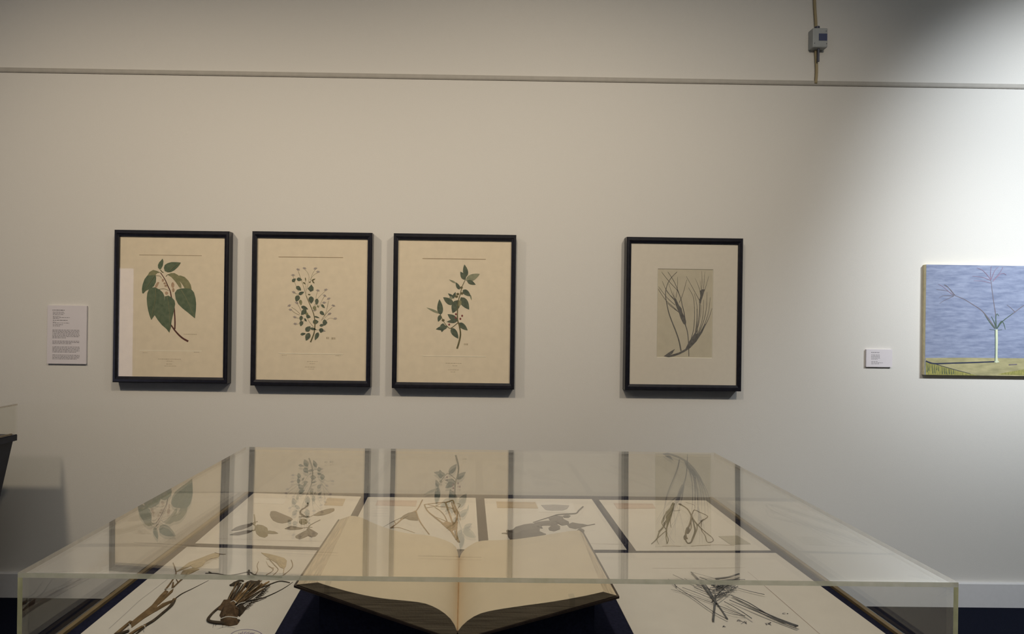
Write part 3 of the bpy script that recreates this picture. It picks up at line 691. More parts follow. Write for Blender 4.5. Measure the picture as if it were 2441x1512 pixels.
# ------------------------------------------------------------------ herbarium sheets
ZS = DECK + 0.0012
def deck_scale(p): return (p.y) / F
def sheet(label, quad, z=ZS):
    v = [at_z(x, y, z) for x, y in quad]
    cx = sum(a.x for a in v) / 4; cy_ = sum(a.y for a in v) / 4
    e = thing('herbarium_sheet', label, 'herbarium sheet', (cx, cy_, DECK), 'herbarium sheets in the display case')
    lo = [Vector((a.x, a.y, DECK + 0.0003)) for a in v]
    obj('mounting_paper', lo + v, BOXF, 'sheet', e)
    return e
_fl = [0]
def flat(name, pts, material, parent, z=ZS, th=0.0006, dome=0.0):
    """pressed flat piece (leaf, slip) with its own thickness lying on the sheet"""
    _fl[0] += 1
    zz = z + 0.00006 * (_fl[0] % 30)
    top = [at_z(x, y, zz + th) for x, y in pts]
    bot = [Vector((p.x, p.y, z)) for p in top]
    n = len(pts)
    fs = [tuple(range(n)), tuple(range(2 * n - 1, n - 1, -1))] + [(i, n + i, n + (i + 1) % n, (i + 1) % n) for i in range(n)]
    return obj(name, top + bot, fs, material, parent)
def pressed_leaf(name, pts, material, parent, z=ZS, h=0.004):
    """pressed leaf: outline with a raised, gently uneven middle"""
    n = len(pts)
    P = [at_z(x, y, z + 0.0015) for x, y in pts]
    cen = sum(P, Vector()) / n
    mid = [p.lerp(cen, 0.45) + Vector((0, 0, h * random.uniform(0.5, 1.0))) for p in P]
    top = cen + Vector((0, 0, h))
    bot = [Vector((p.x, p.y, z)) for p in P]
    v = P + mid + [top] + bot
    fs = [(i, (i + 1) % n, n + (i + 1) % n, n + i) for i in range(n)] + [(n + i, n + (i + 1) % n, 2 * n) for i in range(n)]
    fs += [(i, 2 * n + 1 + i, 2 * n + 1 + (i + 1) % n, (i + 1) % n) for i in range(n)]
    return obj(name, v, fs, material, parent, smooth=False)
def stalk(name, pts, w, material, parent, z=ZS, squash=0.6, n=4, lift=0.0):
    """pressed stalk: tapering tube along a curve on the sheet; w in photo pixels (start, end)"""
    c2 = catmull([(p[0], p[1], 0) for p in pts], n)
    w0_, w1_ = (w, w) if not isinstance(w, (tuple, list)) else w
    K = 6; V = []; fs = []
    C3 = [at_z(p.x, p.y, z + lift) for p in c2]
    for i, p in enumerate(C3):
        r = max(0.0002, (w0_ + (w1_ - w0_) * i / (len(C3) - 1)) * 0.5 * p.y / F)
        t = C3[min(i + 1, len(C3) - 1)] - C3[max(i - 1, 0)]; t.z = 0
        if t.length < 1e-7: t = Vector((1, 0, 0))
        t.normalize(); s = Vector((-t.y, t.x, 0))
        # a stalk running away from the eye shows its full width, one running across shows width foreshortened
        r *= 0.92 + 0.38 * abs(t.x)
        hh = r * squash
        for k in range(K):
            a = 2 * math.pi * k / K
            V.append(p + s * math.cos(a) * r + Vector((0, 0, hh + 0.0003 + math.sin(a) * hh)))
    for i in range(len(C3) - 1):
        for k in range(K): fs.append((i * K + k, i * K + (k + 1) % K, (i + 1) * K + (k + 1) % K, (i + 1) * K + k))
    fs += [tuple(range(K)), tuple(range(len(V) - 1, len(V) - K - 1, -1))]
    return obj(name, V, fs, material, parent, smooth=True)
def line(name, pts, w, material, parent, z=ZS):
    c = [at_z(x, y, z + 0.0004) for x, y in pts]; mb = MB()
    for a, b in zip(c, c[1:]):
        t = (b - a).normalized(); s = Vector((-t.y, t.x, 0)) * w * 0.5
        mb.add([a + s, a - s, b - s, b + s], [(0, 1, 2, 3)])
    return mb.build(name, material, parent)

# sheet 1: oval dried leaves
e = sheet('herbarium sheet with separate oval dried leaves, leftmost of the far row', [(465, 1295.5), (794, 1306), (860.5, 1184.2), (604.5, 1175.8)])
q = reg(540, 1170, 8.137)
flat('label_slip', q([(1960, 140), (2310, 160), (2250, 295), (1890, 280)]), 'slip_tan', e)
flat('label_slip', q([(560, 130), (1180, 150), (1100, 260), (500, 240)]), 'slip_white', e)
for pts, c in (([(840, 460), (855, 405), (900, 392), (960, 400), (1060, 440), (1150, 480), (1240, 515), (1285, 550), (1260, 580), (1180, 610), (1080, 628), (980, 610), (900, 570), (855, 510)], 'drygrey'),
    ([(1690, 475), (1780, 410), (1900, 370), (2020, 342), (2085, 342), (2095, 365), (2085, 390), (2000, 435), (1880, 470), (1770, 485)], 'dry'),
    (ell(1490, 598, 86, 54), 'dryolive'),
    ([(555, 690), (600, 655), (700, 670), (790, 720), (808, 785), (800, 870), (740, 905), (640, 880), (580, 830), (560, 760)], 'dryolive'),
    ([(790, 785), (880, 795), (960, 815), (1000, 825), (900, 835), (800, 828)], 'dryolive'),
    ([(95, 768), (180, 710), (300, 670), (400, 648), (500, 632), (490, 670), (400, 712), (300, 750), (180, 772)], 'drygrey'),
    ([(60, 855), (200, 820), (350, 792), (470, 772), (490, 790), (380, 830), (230, 860)], 'drygrey'),
    ([(1130, 735), (1200, 702), (1320, 698), (1480, 728), (1400, 748), (1250, 758)], 'drydk'),
    ([(1335, 880), (1420, 830), (1540, 770), (1570, 730), (1610, 730), (1700, 780), (1775, 830), (1730, 880), (1650, 898), (1580, 872), (1500, 910), (1420, 938), (1340, 908)], 'drygrey')):
    pressed_leaf('dried_leaf', q(pts), c, e)
for pts, w, c in (([(535, 470), (548, 560), (552, 650)], (2, 3), 'dryolive'), ([(480, 640), (560, 690), (545, 780)], (3, 3), 'dryolive'), ([(480, 785), (540, 780)], (3, 3), 'dryolive'),
    ([(1575, 250), (1572, 300), (1500, 355), (1450, 385), (1430, 440), (1480, 490), (1540, 522), (1605, 520)], (4, 4.5), 'drydk'), ([(1600, 520), (1650, 500), (1710, 470)], (1.2, 2), 'dry'),
    ([(1815, 575), (1690, 640), (1610, 690), (1588, 745)], (2.2, 3.5), 'dryolive'), ([(1440, 732), (1560, 722), (1665, 718)], (1.5, 1.5), 'drydk'), ([(1400, 520), (1480, 515), (1560, 530)], (2, 2), 'drydk'), ([(600, 610), (560, 620), (500, 640)], (3, 2), 'dryolive')):
    stalk('dried_stalk', q(pts), w, c, e)
line('ruled_line', q([(-180, 930), (900, 965), (1900, 985)]), 0.0012, 'ruled', e)

# sheet 2: forked straw-coloured stems
e = sheet('herbarium sheet with two bent straw-coloured stems behind the open book', [(815, 1307), (1142, 1310), (1134, 1187.2), (877, 1185.2)])
q = reg(880, 1170, 8.137)
flat('label_slip', q([(160, 185), (930, 192), (905, 302), (120, 285)]), 'slip_pink', e)
for pts, w, c in (([(1032, 185), (960, 330), (905, 412)], (3, 3.2), 'straw'), ([(905, 405), (950, 540), (1040, 690), (1165, 855)], (4.2, 2.6), 'straw'), ([(905, 405), (760, 480), (640, 560), (540, 645), (415, 735)], (4.2, 3.2), 'straw'),
    ([(765, 440), (620, 530), (480, 595), (265, 715)], (2.2, 0.8), 'drydk'), ([(415, 735), (560, 722), (700, 760), (885, 825)], (2.0, 1.2), 'straw'), ([(480, 595), (520, 650)], (1.5, 1.5), 'straw'),
    ([(1072, 275), (1100, 350), (1160, 430), (1270, 520), (1400, 625), (1500, 695), (1580, 770), (1640, 870), (1745, 1012)], (3.0, 5.0), 'straw'),
    ([(1075, 275), (1250, 255), (1400, 240), (1500, 235), (1620, 200), (1645, 270), (1680, 360), (1705, 480), (1690, 600), (1660, 690)], (1.8, 5.5), 'straw'),
    ([(1480, 240), (1530, 380), (1580, 520), (1620, 640), (1655, 710)], (4, 4.5), 'straw'), ([(1100, 345), (1270, 310), (1400, 252)], (1.8, 1.6), 'straw'), ([(1270, 325), (1380, 400), (1460, 490), (1515, 610)], (2, 3), 'straw'),
    ([(1130, 270), (1300, 312), (1500, 328), (1665, 368)], (1.4, 1.8), 'straw'), ([(1700, 370), (1750, 480), (1768, 590)], (3, 1.2), 'straw'), ([(1690, 700), (1700, 880), (1742, 1005)], (4, 4), 'straw'), ([(1662, 780), (1682, 960)], (2, 2.5), 'drydk'),
    ([(1720, 350), (1768, 275), (1705, 252)], (1.6, 0.8), 'straw'), ([(1270, 510), (1400, 560), (1510, 610)], (1.2, 2), 'straw'), ([(1600, 240), (1640, 380), (1690, 470)], (3, 4), 'straw')):
    stalk('dried_stalk', q(pts), w, c, e)
pressed_leaf('dried_sheath', q([(905, 398), (760, 432), (660, 480), (605, 540), (620, 558), (700, 532), (780, 562), (860, 572), (945, 575), (940, 480)]), 'dry', e)
pressed_leaf('dried_sheath', q([(1400, 630), (1510, 595), (1620, 640), (1720, 595), (1712, 735), (1580, 785), (1480, 705)]), 'straw', e)
mb_rows = [(60, 400), (60, 450), (60, 500), (60, 550)]
for k, (xx, yy) in enumerate(mb_rows):
    line('label_writing', q([(xx + 10, yy - 60), (xx + 300 + 20 * (k % 2), yy - 55)]), 0.0018, 'slipink', e)

# sheet 3: dark dried leafy branch
e = sheet('herbarium sheet with a dark grey leafy branch and two label slips', [(1166.5, 1311), (1494, 1311), (1410.5, 1190.2), (1154.5, 1188.6)])
q = reg(1180, 1170, 8.137)
flat('label_slip', q([(25, 210), (780, 222), (835, 342), (45, 332)]), 'slip_tan', e)
s2 = flat('label_slip', q([(800, 215), (1500, 230), (1580, 432), (860, 412)]), 'slip_white', e)
flat('label_smudge', q([(890, 278), (1150, 268), (1440, 285), (1400, 350), (1320, 378), (1100, 385), (980, 370)]), 'smudge', s2, ZS + 0.0012, 0.0003)
for pts in ([(225, 800), (260, 768), (340, 758), (400, 702), (560, 655), (700, 635), (850, 640), (870, 760), (850, 778), (990, 842), (830, 880), (600, 920), (380, 942), (290, 938), (255, 890)],
    [(760, 625), (850, 600), (1050, 612), (1060, 560), (1040, 540), (1200, 483), (1320, 500), (1330, 550), (1430, 600), (1440, 650), (1300, 672), (1230, 640), (1100, 672), (950, 672), (830, 690)],
    [(830, 672), (905, 690), (925, 730), (850, 722), (770, 700)],
    [(1035, 725), (1090, 680), (1200, 655), (1262, 688), (1262, 742), (1150, 782), (1055, 765)], [(1320, 488), (1465, 490), (1430, 522), (1340, 522)],
    [(1400, 662), (1500, 615), (1650, 648), (1805, 668), (1700, 702), (1565, 738), (1440, 712)], [(1588, 770), (1640, 722), (1735, 768), (1722, 818), (1640, 792)]):
    pressed_leaf('dried_leaf', q(pts), 'drygrey', e)
for pts, w in (([(740, 625), (900, 572), (1040, 530), (1200, 480), (1330, 468), (1560, 455), (1620, 400), (1705, 322)], (2.0, 4.0)), ([(130, 838), (190, 838), (250, 852)], (2, 4)), ([(1680, 712), (1780, 688), (1935, 660)], (2.2, 2.6)), ([(560, 860), (750, 840), (980, 845)], (2, 1.5)), ([(240, 800), (330, 830), (420, 835)], (7, 5))):
    stalk('dried_stalk', q(pts), w, 'drydk', e)
line('ruled_line', q([(1800, 1030), (2200, 1035), (2540, 1040)]), 0.0012, 'ruled', e)

# sheet 4: coiled grass stems
e = sheet('herbarium sheet with coiled thin grass stems, rightmost of the far row', [(1516.5, 1313.5), (1838, 1312.5), (1683, 1193.5), (1428, 1192)])
q = reg(1520, 1170, 10.17)
flat('label_slip', q([(-580, 300), (360, 315), (440, 430), (-500, 435)]), 'slip_pink', e)
flat('label_slip', q([(1960, 1105), (2420, 1090), (2740, 1290), (2250, 1305)]), 'slip_grey', e)
for pts, w, c in (([(862, 298), (800, 420), (705, 520), (640, 640), (585, 770), (610, 850), (690, 950), (712, 1100), (745, 1200), (710, 1300)], (2.2, 1.6), 'dryolive'), ([(872, 330), (770, 600), (700, 740), (620, 900), (520, 1020), (470, 1170), (335, 1302)], (4, 2.4), 'dryolive'),
    ([(850, 450), (790, 650), (722, 850), (700, 960), (690, 1150), (712, 1290)], (4, 1.4), 'dryolive'), ([(820, 450), (700, 620), (722, 770), (700, 950)], (3, 2.4), 'dryolive'), ([(820, 600), (788, 720), (812, 905)], (2.2, 1.0), 'dryolive'), ([(690, 980), (560, 1090), (470, 1190), (515, 1305)], (2.0, 0.9), 'dryolive'), ([(690, 520), (640, 700), (600, 780)], (1.6, 1.2), 'dryolive'),
    ([(700, 720), (640, 800), (610, 890), (500, 1000)], (1.8, 1.5), 'drydk'),
    ([(1005, 342), (1100, 380), (1210, 460), (1290, 590), (1330, 680), (1400, 780), (1470, 850)], (3.4, 4.2), 'dry'), ([(1330, 680), (1400, 780), (1470, 850), (1580, 960), (1700, 1060), (1800, 1140), (1835, 1210), (1800, 1250), (1720, 1268), (1668, 1220), (1640, 1110), (1560, 990), (1540, 930)], (3, 1.6), 'dry'),
    ([(1310, 600), (1290, 740), (1240, 880), (1180, 980), (1165, 1100), (1200, 1180)], (3.6, 4.2), 'dry'), ([(1335, 700), (1370, 850), (1392, 1000), (1340, 1150), (1290, 1270), (1210, 1285), (1160, 1200), (1138, 1120)], (3, 4.0), 'drydk'), ([(1440, 830), (1440, 930), (1385, 1080), (1320, 1230)], (2.4, 2.4), 'dryolive'),
    ([(1320, 580), (1372, 478), (1500, 530), (1695, 628), (1600, 720), (1530, 772), (1460, 840)], (2.0, 2.2), 'dry'), ([(1545, 760), (1540, 880)], (2.4, 1.4), 'dry'), ([(1170, 290), (1370, 355), (1392, 440)], (0.8, 0.8), 'dry'), ([(1540, 760), (1600, 705)], (4, 3), 'drydk'), ([(880, 500), (950, 495), (1030, 488)], (1, 1), 'drydk'), ([(1290, 760), (1300, 900), (1260, 1000)], (2, 2), 'dry'), ([(1005, 342), (1060, 355)], (4.4, 4.4), 'drydk'),
    ([(600, 1352), (820, 1345), (1050, 1355)], (0.7, 0.7), 'straw'), ([(1300, 1355), (1550, 1335), (1900, 1322), (2350, 1335)], (0.7, 0.8), 'straw')):
    stalk('dried_stalk', q(pts), w, c, e)
pressed_leaf('dried_sheath', q([(832, 300), (900, 305), (865, 450), (805, 640), (745, 725), (690, 715), (695, 530), (780, 420)]), 'dryolive', e)
pressed_leaf('dried_bud', q(ell(1150, 1130, 38, 56)), 'drydk', e)
pressed_leaf('dried_bud', q(ell(1215, 960, 50, 80)), 'drydk', e)

# sheet 5: brown blades and root clump, near left
e = sheet('large herbarium sheet with brown blades and a tied root clump, near left', [(133, 1560), (627, 1560), (770, 1313), (445.5, 1304)])
q = reg(260, 1300, 7.133)
line('ruled_line', q([(0, 1420), (520, 940), (1200, 420)]), 0.0010, 'slipink', e)
for pts, c in (([(352, 1325), (560, 1180), (720, 1040), (860, 860), (955, 765), (1010, 785), (905, 900), (820, 1030), (800, 1115), (600, 1235), (385, 1395)], 'brown'),
    ([(880, 920), (1040, 785), (1095, 738), (1080, 790), (960, 900), (840, 1010)], 'brown'),
    ([(790, 1075), (880, 1010), (1080, 930), (1130, 928), (960, 1025), (800, 1118)], 'brown'),
    ([(1140, 452), (1240, 380), (1360, 290), (1500, 240), (1700, 160), (1800, 132), (1885, 158), (1860, 200), (1740, 225), (1640, 275), (1600, 332), (1560, 362), (1450, 395), (1390, 350), (1280, 400)], 'strawlt'),
    ([(1215, 490), (1260, 425), (1450, 380), (1535, 405), (1420, 462), (1330, 502)], 'strawlt')):
    pressed_leaf('dried_blade', q(pts), c, e, h=0.003)
for pts, w, c in (([(110, 1540), (250, 1420), (365, 1320)], (11, 9), 'brown'), ([(960, 765), (1040, 660), (1105, 560), (1140, 470), (1088, 305)], (5, 1.6), 'brown'), ([(1075, 745), (1180, 640), (1270, 560), (1330, 490)], (4, 5), 'brown'), ([(1080, 740), (1090, 640)], (5, 3), 'brown'), ([(1145, 590), (1180, 650)], (2, 2), 'brown'),
    ([(1800, 135), (1900, 160), (1985, 160)], (1.8, 1.2), 'brown'), ([(1105, 935), (1230, 840), (1420, 745), (1690, 605)], (4, 0.8), 'drydk'),
    ([(1110, 945), (1060, 1040), (900, 1180), (760, 1295), (615, 1385)], (8, 8), 'drydk'), ([(1110, 940), (1075, 1010), (1000, 1090), (930, 1150)], (9, 6), 'brown'), ([(615, 1385), (480, 1455), (340, 1545)], (9, 8), 'brown'), ([(620, 1395), (500, 1490), (430, 1545)], (5, 5), 'drydk'), ([(330, 1480), (210, 1520), (120, 1550)], (8, 9), 'drydk')):
    stalk('dried_stalk', q(pts), w, c, e)
for pts in ([(335, 1345), (360, 1365), (375, 1400)], [(560, 1372), (600, 1378), (615, 1420)], [(955, 755), (1000, 750), (1040, 752)], [(1040, 750), (1070, 745), (1100, 742)]):
    stalk('paper_tie', q(pts), (1.6, 1.6), 'thread', e, lift=0.006)
q = reg(470, 1300, 7.133)
for pts, c, h in (([(380, 1190), (420, 1085), (520, 1040), (640, 1035), (722, 1090), (735, 1150), (665, 1232), (520, 1232), (420, 1255)], 'rootb', 0.016),
    ([(395, 1265), (520, 1232), (640, 1248), (718, 1295), (682, 1342), (560, 1368), (420, 1345)], 'rootb', 0.014),
    ([(350, 1090), (420, 1000), (540, 930), (640, 960), (560, 1060), (430, 1110)], 'rootb', 0.010),
    ([(700, 1090), (790, 1040), (830, 1080), (770, 1160), (720, 1210), (690, 1180)], 'drydk', 0.010),
    ([(560, 690), (640, 648), (740, 612), (800, 606), (700, 668), (640, 690)], 'drydk', 0.006),
    ([(800, 650), (900, 608), (1090, 604), (1010, 690), (880, 770), (850, 740)], 'drydk', 0.006)):
    pressed_leaf('dried_root', q(pts), c, e, h=h)
pressed_leaf('dried_leaf', q([(1088, 125), (1200, 142), (1350, 178), (1480, 218), (1525, 262), (1512, 350), (1475, 395), (1410, 372), (1350, 300), (1250, 240), (1150, 172)]), 'strawlt', e)
for pts, w, c in (([(560, 920), (400, 1050), (260, 1170), (188, 1270), (230, 1320), (380, 1342), (520, 1345), (640, 1335), (705, 1300)], (6, 9), 'drydk'),
    ([(440, 1060), (600, 880), (700, 720), (760, 630)], (6, 3), 'drydk'), ([(620, 970), (760, 840), (950, 690), (1070, 590)], (6, 4), 'brown'), ([(660, 985), (850, 860), (1050, 745), (1220, 630)], (5, 4), 'straw'), ([(590, 890), (640, 800), (720, 700)], (4, 3), 'drydk'), ([(640, 880), (780, 745), (860, 630)], (4, 3), 'drydk'),
    ([(760, 910), (920, 800), (1200, 690), (1400, 622), (1575, 645)], (4, 2), 'drydk'), ([(700, 1065), (860, 965), (1100, 912), (1300, 830), (1480, 735), (1625, 635)], (4, 1.2), 'drydk'), ([(880, 1005), (1040, 955), (1180, 900)], (2, 1), 'drydk'), ([(880, 770), (1000, 690), (1100, 610)], (2.4, 2.2), 'straw'), ([(880, 820), (1050, 720), (1180, 640)], (2, 2), 'straw'),
    ([(140, 485), (330, 490), (520, 520), (700, 500), (880, 465), (1000, 520), (1200, 535), (1430, 555)], (1.8, 3.2), 'drydk'), ([(200, 465), (260, 485)], (3, 1.5), 'drydk'), ([(1045, 285), (1018, 360), (1032, 430), (990, 505)], (1.6, 2), 'brown'), ([(1215, 362), (1292, 430), (1170, 515)], (2.0, 2), 'brown'), ([(1175, 285), (1230, 380), (1300, 390), (1285, 430)], (0.8, 1.4), 'straw'),
    ([(1225, 245), (1320, 350), (1375, 430), (1270, 535)], (2, 2), 'brown'), ([(1598, 258), (1622, 360), (1540, 460), (1410, 552)], (2.2, 2.2), 'brown'), ([(1478, 390), (1465, 490)], (2, 1.6), 'straw'), ([(560, 695), (660, 640), (760, 600)], (5, 5), 'drydk'), ([(880, 440), (880, 530), (960, 560)], (5, 6), 'drydk'), ([(1180, 240), (1260, 255)], (1.5, 2), 'straw')):
    stalk('dried_stalk', q(pts), w, c, e)
for pts in ([(395, 1262), (520, 1225), (690, 1245)], [(560, 985), (620, 955), (665, 990)], [(660, 1045), (720, 1000), (820, 975)], [(720, 640), (760, 640), (765, 665)]):
    stalk('paper_tie', q(pts), (2.2, 2.2), 'thread', e, lift=0.016)
for k in range(26):                      # stems of the clump, fanning out from the root stock
    t_ = k / 25.0
    b0 = (470 + 300 * t_ + random.uniform(-20, 20), 1060 - 60 * t_ + random.uniform(-30, 30))
    t0 = (640 + 620 * t_ + random.uniform(-30, 30), 610 + 40 * t_ + random.uniform(0, 50))
    mdl = ((b0[0] + t0[0]) / 2 + random.uniform(-25, 25), (b0[1] + t0[1]) / 2 + random.uniform(-10, 25))
    stalk('dried_stalk', q([b0, mdl, t0]), (random.uniform(2.5, 5), random.uniform(1.5, 3.5)), random.choice(['drydk', 'drydk', 'rootb', 'brown', 'straw']), e, n=3, lift=random.uniform(0, 0.008))
for k in range(90):
    a = random.uniform(0, 1); bx, by = 720 + a * 430, 1140 - a * 390
    ang = random.uniform(0.1, 1.3); L = random.uniform(50, 110)
    stalk('rootlet', q([(bx, by), (bx + L * .5 * math.cos(ang), by + L * .4 * math.sin(ang)), (bx + L * math.cos(ang), by + L * random.uniform(-.1, .8) * math.sin(ang))]), (0.9, 0.4), 'drydk', e, n=2)
for k in range(14):                      # ragged fringe of the seed head
    u_ = k / 13.0; bx, by = 30 + 300 * u_, 380 - 210 * u_
    stalk('seed_awn', reg(260, 1300, 7.133)([(1290 + 400 * u_, 470 - 240 * u_), (1350 + 400 * u_, 465 - 235 * u_), (1410 + 410 * u_ + random.uniform(0, 60), 455 - 225 * u_)]), (1.6, 0.5), 'strawlt', e, n=2)
for k in range(8):
    bx, by = random.uniform(240, 560), random.uniform(1330, 1360)
    stalk('rootlet', q([(bx, by), (bx - random.uniform(0, 40), by + random.uniform(30, 60))]), (0.9, 0.4), 'drydk', e, n=2)
# round violet stamp: printed ring with illegible centre
mbs = MB()
ring = [q([p])[0] for p in ell(838, 1560, 285, 128, 40)]
for i in range(40):
    a = at_z(*ring[i], ZS + 0.0004); b = at_z(*ring[(i + 1) % 40], ZS + 0.0004); t = (b - a).normalized(); s = Vector((-t.y, t.x, 0)) * 0.0006
    mbs.add([a + s, a - s, b - s, b + s], [(0, 1, 2, 3)])
for k in range(16):
    xx = 700 + k * 17; a = at_z(*q([(xx, 1510 + random.uniform(-18, 10))])[0], ZS + 0.0004); b = a + Vector((random.uniform(-.001, .002), 0.006, 0)); s = Vector((0.0005, 0, 0))
    mbs.add([a + s, a - s, b - s, b + s], [(0, 1, 2, 3)])
mbs.build('violet_stamp', 'violet', e)['kind'] = 'stuff'

# sheet 6: tangle of grey needles, near right
e = sheet('large herbarium sheet with a tangle of dark grey needles, near right', [(1543, 1575), (2197, 1575), (1849, 1318.5), (1412.5, 1318.5)])
q = reg(1570, 1340, 6.974)
line('ruled_line', q([(-110, 106), (700, 104), (1440, 94)]), 0.0010, 'ruled', e)
line('ruled_line', q([(1480, 160), (1800, 430), (2441, 990), (2750, 1260)]), 0.0010, 'ruled', e)
N = [([(160, 288), (330, 440), (560, 590), (900, 830), (1145, 962)], (1.4, 2.2)), ([(240, 218), (480, 330), (720, 410), (900, 480)], (1.6, 2.4)), ([(205, 460), (420, 520), (880, 685), (1430, 905)], (0.8, 1.8)), ([(540, 178), (680, 320), (800, 480), (960, 700)], (4, 6)), ([(560, 178), (900, 270), (1000, 300)], (0.8, 1.2)),
     ([(680, 260), (860, 330), (1050, 430)], (2, 3)), ([(395, 430), (640, 520), (870, 615)], (1.2, 1.6)), ([(590, 430), (830, 525)], (1.6, 2)), ([(945, 560), (925, 750), (902, 992)], (4, 4.6)), ([(960, 690), (1060, 830), (1140, 958)], (4, 4.6)), ([(1090, 665), (1330, 800), (1545, 948)], (2, 3)),
     ([(1200, 560), (1500, 690), (1760, 850), (2010, 965), (2315, 1080)], (2.2, 5)), ([(1180, 640), (1480, 770), (1800, 905), (2290, 1092)], (2, 4)), ([(1230, 590), (1700, 830), (2100, 1010)], (2, 4)), ([(1300, 435), (1520, 495), (1760, 550)], (1.2, 1.8)), ([(950, 298), (1150, 270), (1335, 210)], (5, 4)), ([(900, 338), (1150, 310), (1435, 300)], (3, 2)), ([(880, 400), (1100, 350), (1330, 280)], (3, 2)),
     ([(300, 430), (250, 350), (160, 290)], (1.6, 1.6)), ([(860, 330), (1000, 480), (1120, 560)], (2, 2.5)), ([(430, 280), (560, 350), (720, 440)], (1.5, 2)), ([(700, 300), (830, 450), (930, 640)], (2, 3)), ([(1060, 820), (1250, 880), (1440, 900)], (1, 1.4))]
for k in range(24):
    x0_, y0_ = random.uniform(840, 1000), random.uniform(330, 690)
    x1_, y1_ = random.uniform(1050, 1340), random.uniform(300, 620)
    if y1_ > 640 - (x1_ - 1000) * 0.5: y1_ -= 120
    N.append(([(x0_, y0_), ((x0_ + x1_) / 2 + random.uniform(-40, 40), (y0_ + y1_) / 2), (x1_, y1_)], (random.uniform(1.0, 1.9), random.uniform(0.8, 1.5))))
for pts, w in N:
    stalk('dried_needle', q(pts), w, 'needle', e, n=3, lift=random.uniform(0, 0.006))
for cx, cy_, rx in ((1090, 1073, 34), (1410, 1005, 60), (1820, 1030, 60), (1330, 980, 40), (2080, 855, 26), (2140, 860, 14)):
    for k in range(7):
        a = random.uniform(0, 6.28)
        line('pencil_mark', q([(cx + rx * random.uniform(-.9, .9), cy_ + rx * .5 * random.uniform(-1, 1)), (cx + rx * random.uniform(-.9, .9), cy_ + rx * .5 * random.uniform(-1, 1))]), 0.0016, 'smudge', e)

# ------------------------------------------------------------------ open book and its cradle
YN, YFAR = 1.187, 1.552
def prof(pts, Y): return [at_y(x, y, Y) for x, y in pts]
def resample(P, n):
    d = [0]
    for a, b in zip(P, P[1:]): d.append(d[-1] + (b - a).length)
    out = []
    for i in range(n):
        s = d[-1] * i / (n - 1); k = 0
        while k < len(d) - 2 and d[k + 1] < s: k += 1
        t = (s - d[k]) / max(1e-9, d[k + 1] - d[k]); out.append(P[k].lerp(P[k + 1], t))
    return out
NB = 22
nl = resample(catmull(prof([(1090, 1507), (1083, 1490), (1067, 1469), (1037, 1449), (1000, 1437), (908, 1427), (834, 1412), (771, 1394), (757, 1389)], YN), 6), NB)
nr_ = resample(catmull(prof([(1090.5, 1507), (1107, 1487), (1133, 1469), (1166, 1458), (1240, 1446), (1313, 1436), (1387, 1423), (1439, 1411.5)], YN), 6), NB)
fl_ = resample(catmull(prof([(1094, 1333), (1085, 1302), (1056, 1287), (1019, 1277), (963, 1271), (908, 1255), (856, 1233), (834, 1230.5)], YFAR), 6), NB)
fr_ = resample(catmull(prof([(1094.5, 1333), (1104, 1314), (1126, 1298), (1148, 1290), (1203, 1288), (1240, 1285), (1295, 1277), (1350, 1268), (1381, 1265)], YFAR), 6), NB)
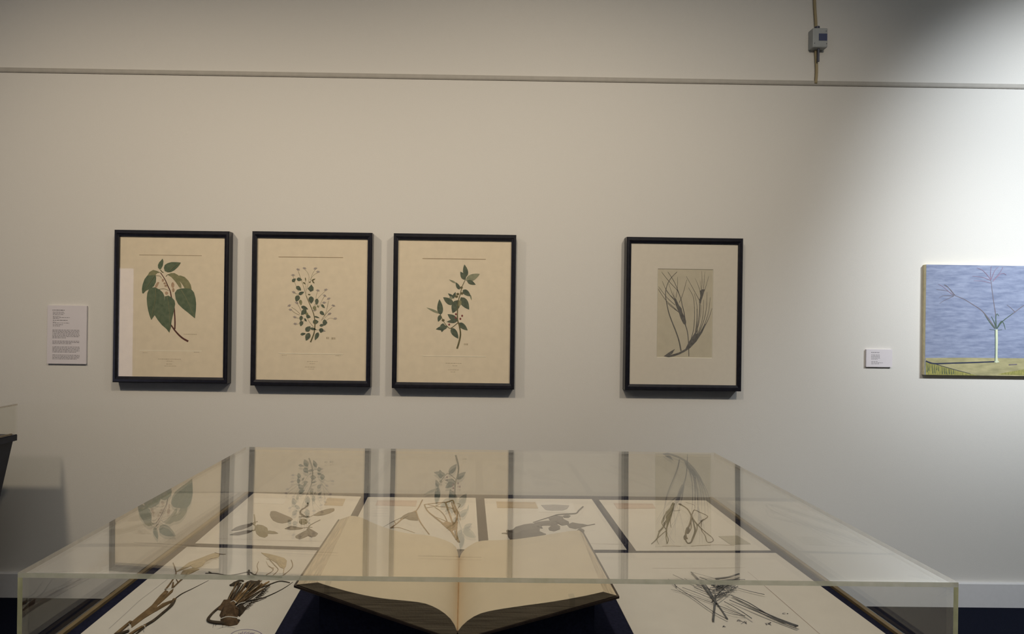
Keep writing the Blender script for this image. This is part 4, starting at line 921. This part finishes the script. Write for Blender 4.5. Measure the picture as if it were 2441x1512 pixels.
# cover board lines (underside of the leaves)
cn_l = prof([(1085, 1524), (707, 1394)], YN); cf_l = prof([(1090, 1345), (810, 1239)], YFAR)
cn_r = prof([(1096, 1524), (1470, 1420)], YN); cf_r = prof([(1099, 1345), (1388, 1270)], YFAR)
bk = thing('open_book', 'thick old open book with blank yellowed pages and dark brown cover', 'book', (nl[0].x, (YN + YFAR) / 2, DECK))
def half(near, far, cn, cf, side):
    NS = 9
    V = []
    rows_ = []
    for j in range(NS):
        t = j / (NS - 1)
        rows_.append(([a.lerp(b, t) for a, b in zip(near, far)], [cn[0].lerp(cn[1], i / (NB - 1)).lerp(cf[0].lerp(cf[1], i / (NB - 1)), t) for i in range(NB)]))
    # open page (top leaf)
    v = []
    for top, _ in rows_:
        v += [p + Vector((0, 0, 0.0004)) for p in top]
    f = [(j * NB + i, j * NB + i + 1, (j + 1) * NB + i + 1, (j + 1) * NB + i) for j in range(NS - 1) for i in range(NB - 1)]
    obj('page', v, f, 'page', bk, smooth=True)
    # text block: tail, head and fore edge faces
    v = []; f = []
    for top, bot in (rows_[0], rows_[-1]):
        k = len(v); v += top + bot
        f += [(k + i, k + i + 1, k + NB + i + 1, k + NB + i) for i in range(NB - 1)]
    k = len(v)
    for top, bot in rows_: v += [top[-1], bot[-1]]
    f += [(k + 2 * j, k + 2 * j + 1, k + 2 * j + 3, k + 2 * j + 2) for j in range(NS - 1)]
    k = len(v)
    for top, bot in rows_: v += [top[0], bot[0]]
    f += [(k + 2 * j, k + 2 * j + 1, k + 2 * j + 3, k + 2 * j + 2) for j in range(NS - 1)]
    tb = obj('text_block', v, f, ['block', 'fore'], bk)
    for pi in range(2 * (NB - 1), 2 * (NB - 1) + NS - 1): tb.data.polygons[pi].material_index = 1
    # cover board
    dz = Vector((0, 0, -0.004)); oy = Vector((0, -0.003, 0)); ex = Vector((0.004 * side, 0, 0))
    a, b, c, d = cn[0] + oy, cn[1] + oy + ex, cf[1] - oy + ex, cf[0] - oy
    obj('cover_board', [a + dz, b + dz, c + dz, d + dz, a, b, c, d], BOXF, 'cover', bk)
    # cradle wedge under the board
    return (a + dz, b + dz, c + dz, d + dz)
ul = half(nl, fl_, cn_l, cf_l, -1)
ur = half(nr_, fr_, cn_r, cf_r, 1)
# spine under the gutter
box('spine', (cn_l[0].x - 0.008, cn_r[0].x + 0.008, YN + 0.004, YFAR - 0.004, min(cn_l[0].z, cn_r[0].z) - 0.006, min(cn_l[0].z, cn_r[0].z) - 0.0005), 'cover', bk)
# short clear clips holding down the leaves at the tail edge, and the brown crease of the gutter
for (nn, ff, i0_) in ((nl, fl_, NB - 2), (nr_, fr_, NB - 5)):
    a, b = nn[i0_].lerp(nn[i0_ - 1], 0.75), nn[i0_]
    a2, b2 = a.lerp(ff[i0_ - 1], 0.05), b.lerp(ff[i0_], 0.05)
    upv, out_ = Vector((0, 0, 0.0015)), Vector((0, -0.002, 0))
    obj('holding_clip', [a2 + upv, b2 + upv, b + upv + out_, a + upv + out_, a + out_ * 1.5 + Vector((0, 0, -0.016)), b + out_ * 1.5 + Vector((0, 0, -0.016))], [(0, 1, 2, 3), (3, 2, 5, 4)], 'strap', bk)
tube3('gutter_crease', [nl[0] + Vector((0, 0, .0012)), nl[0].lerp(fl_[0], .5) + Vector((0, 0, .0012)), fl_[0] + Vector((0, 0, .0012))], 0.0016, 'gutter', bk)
cr = thing('book_cradle', 'dark navy wedge cradle holding up the open book', 'book stand', (nl[0].x, (YN + YFAR) / 2, DECK))
for u in (ul, ur):
    a, b, c, d = u
    inn = 0.06
    A = a.lerp(b, 0.04); B = a.lerp(b, 0.86); Cc = d.lerp(c, 0.86); Dd = d.lerp(c, 0.04)
    A, Dd2 = A.lerp(Dd, inn), Dd.lerp(A, inn); B, C2 = B.lerp(Cc, inn), Cc.lerp(B, inn)
    z = lambda p: Vector((p.x, p.y, DECK + 0.0015))
    dn = Vector((0, 0, -0.003))
    obj('wedge', [z(A), z(B), z(C2), z(Dd2), A + dn, B + dn, C2 + dn, Dd2 + dn], BOXF, 'deck', cr)
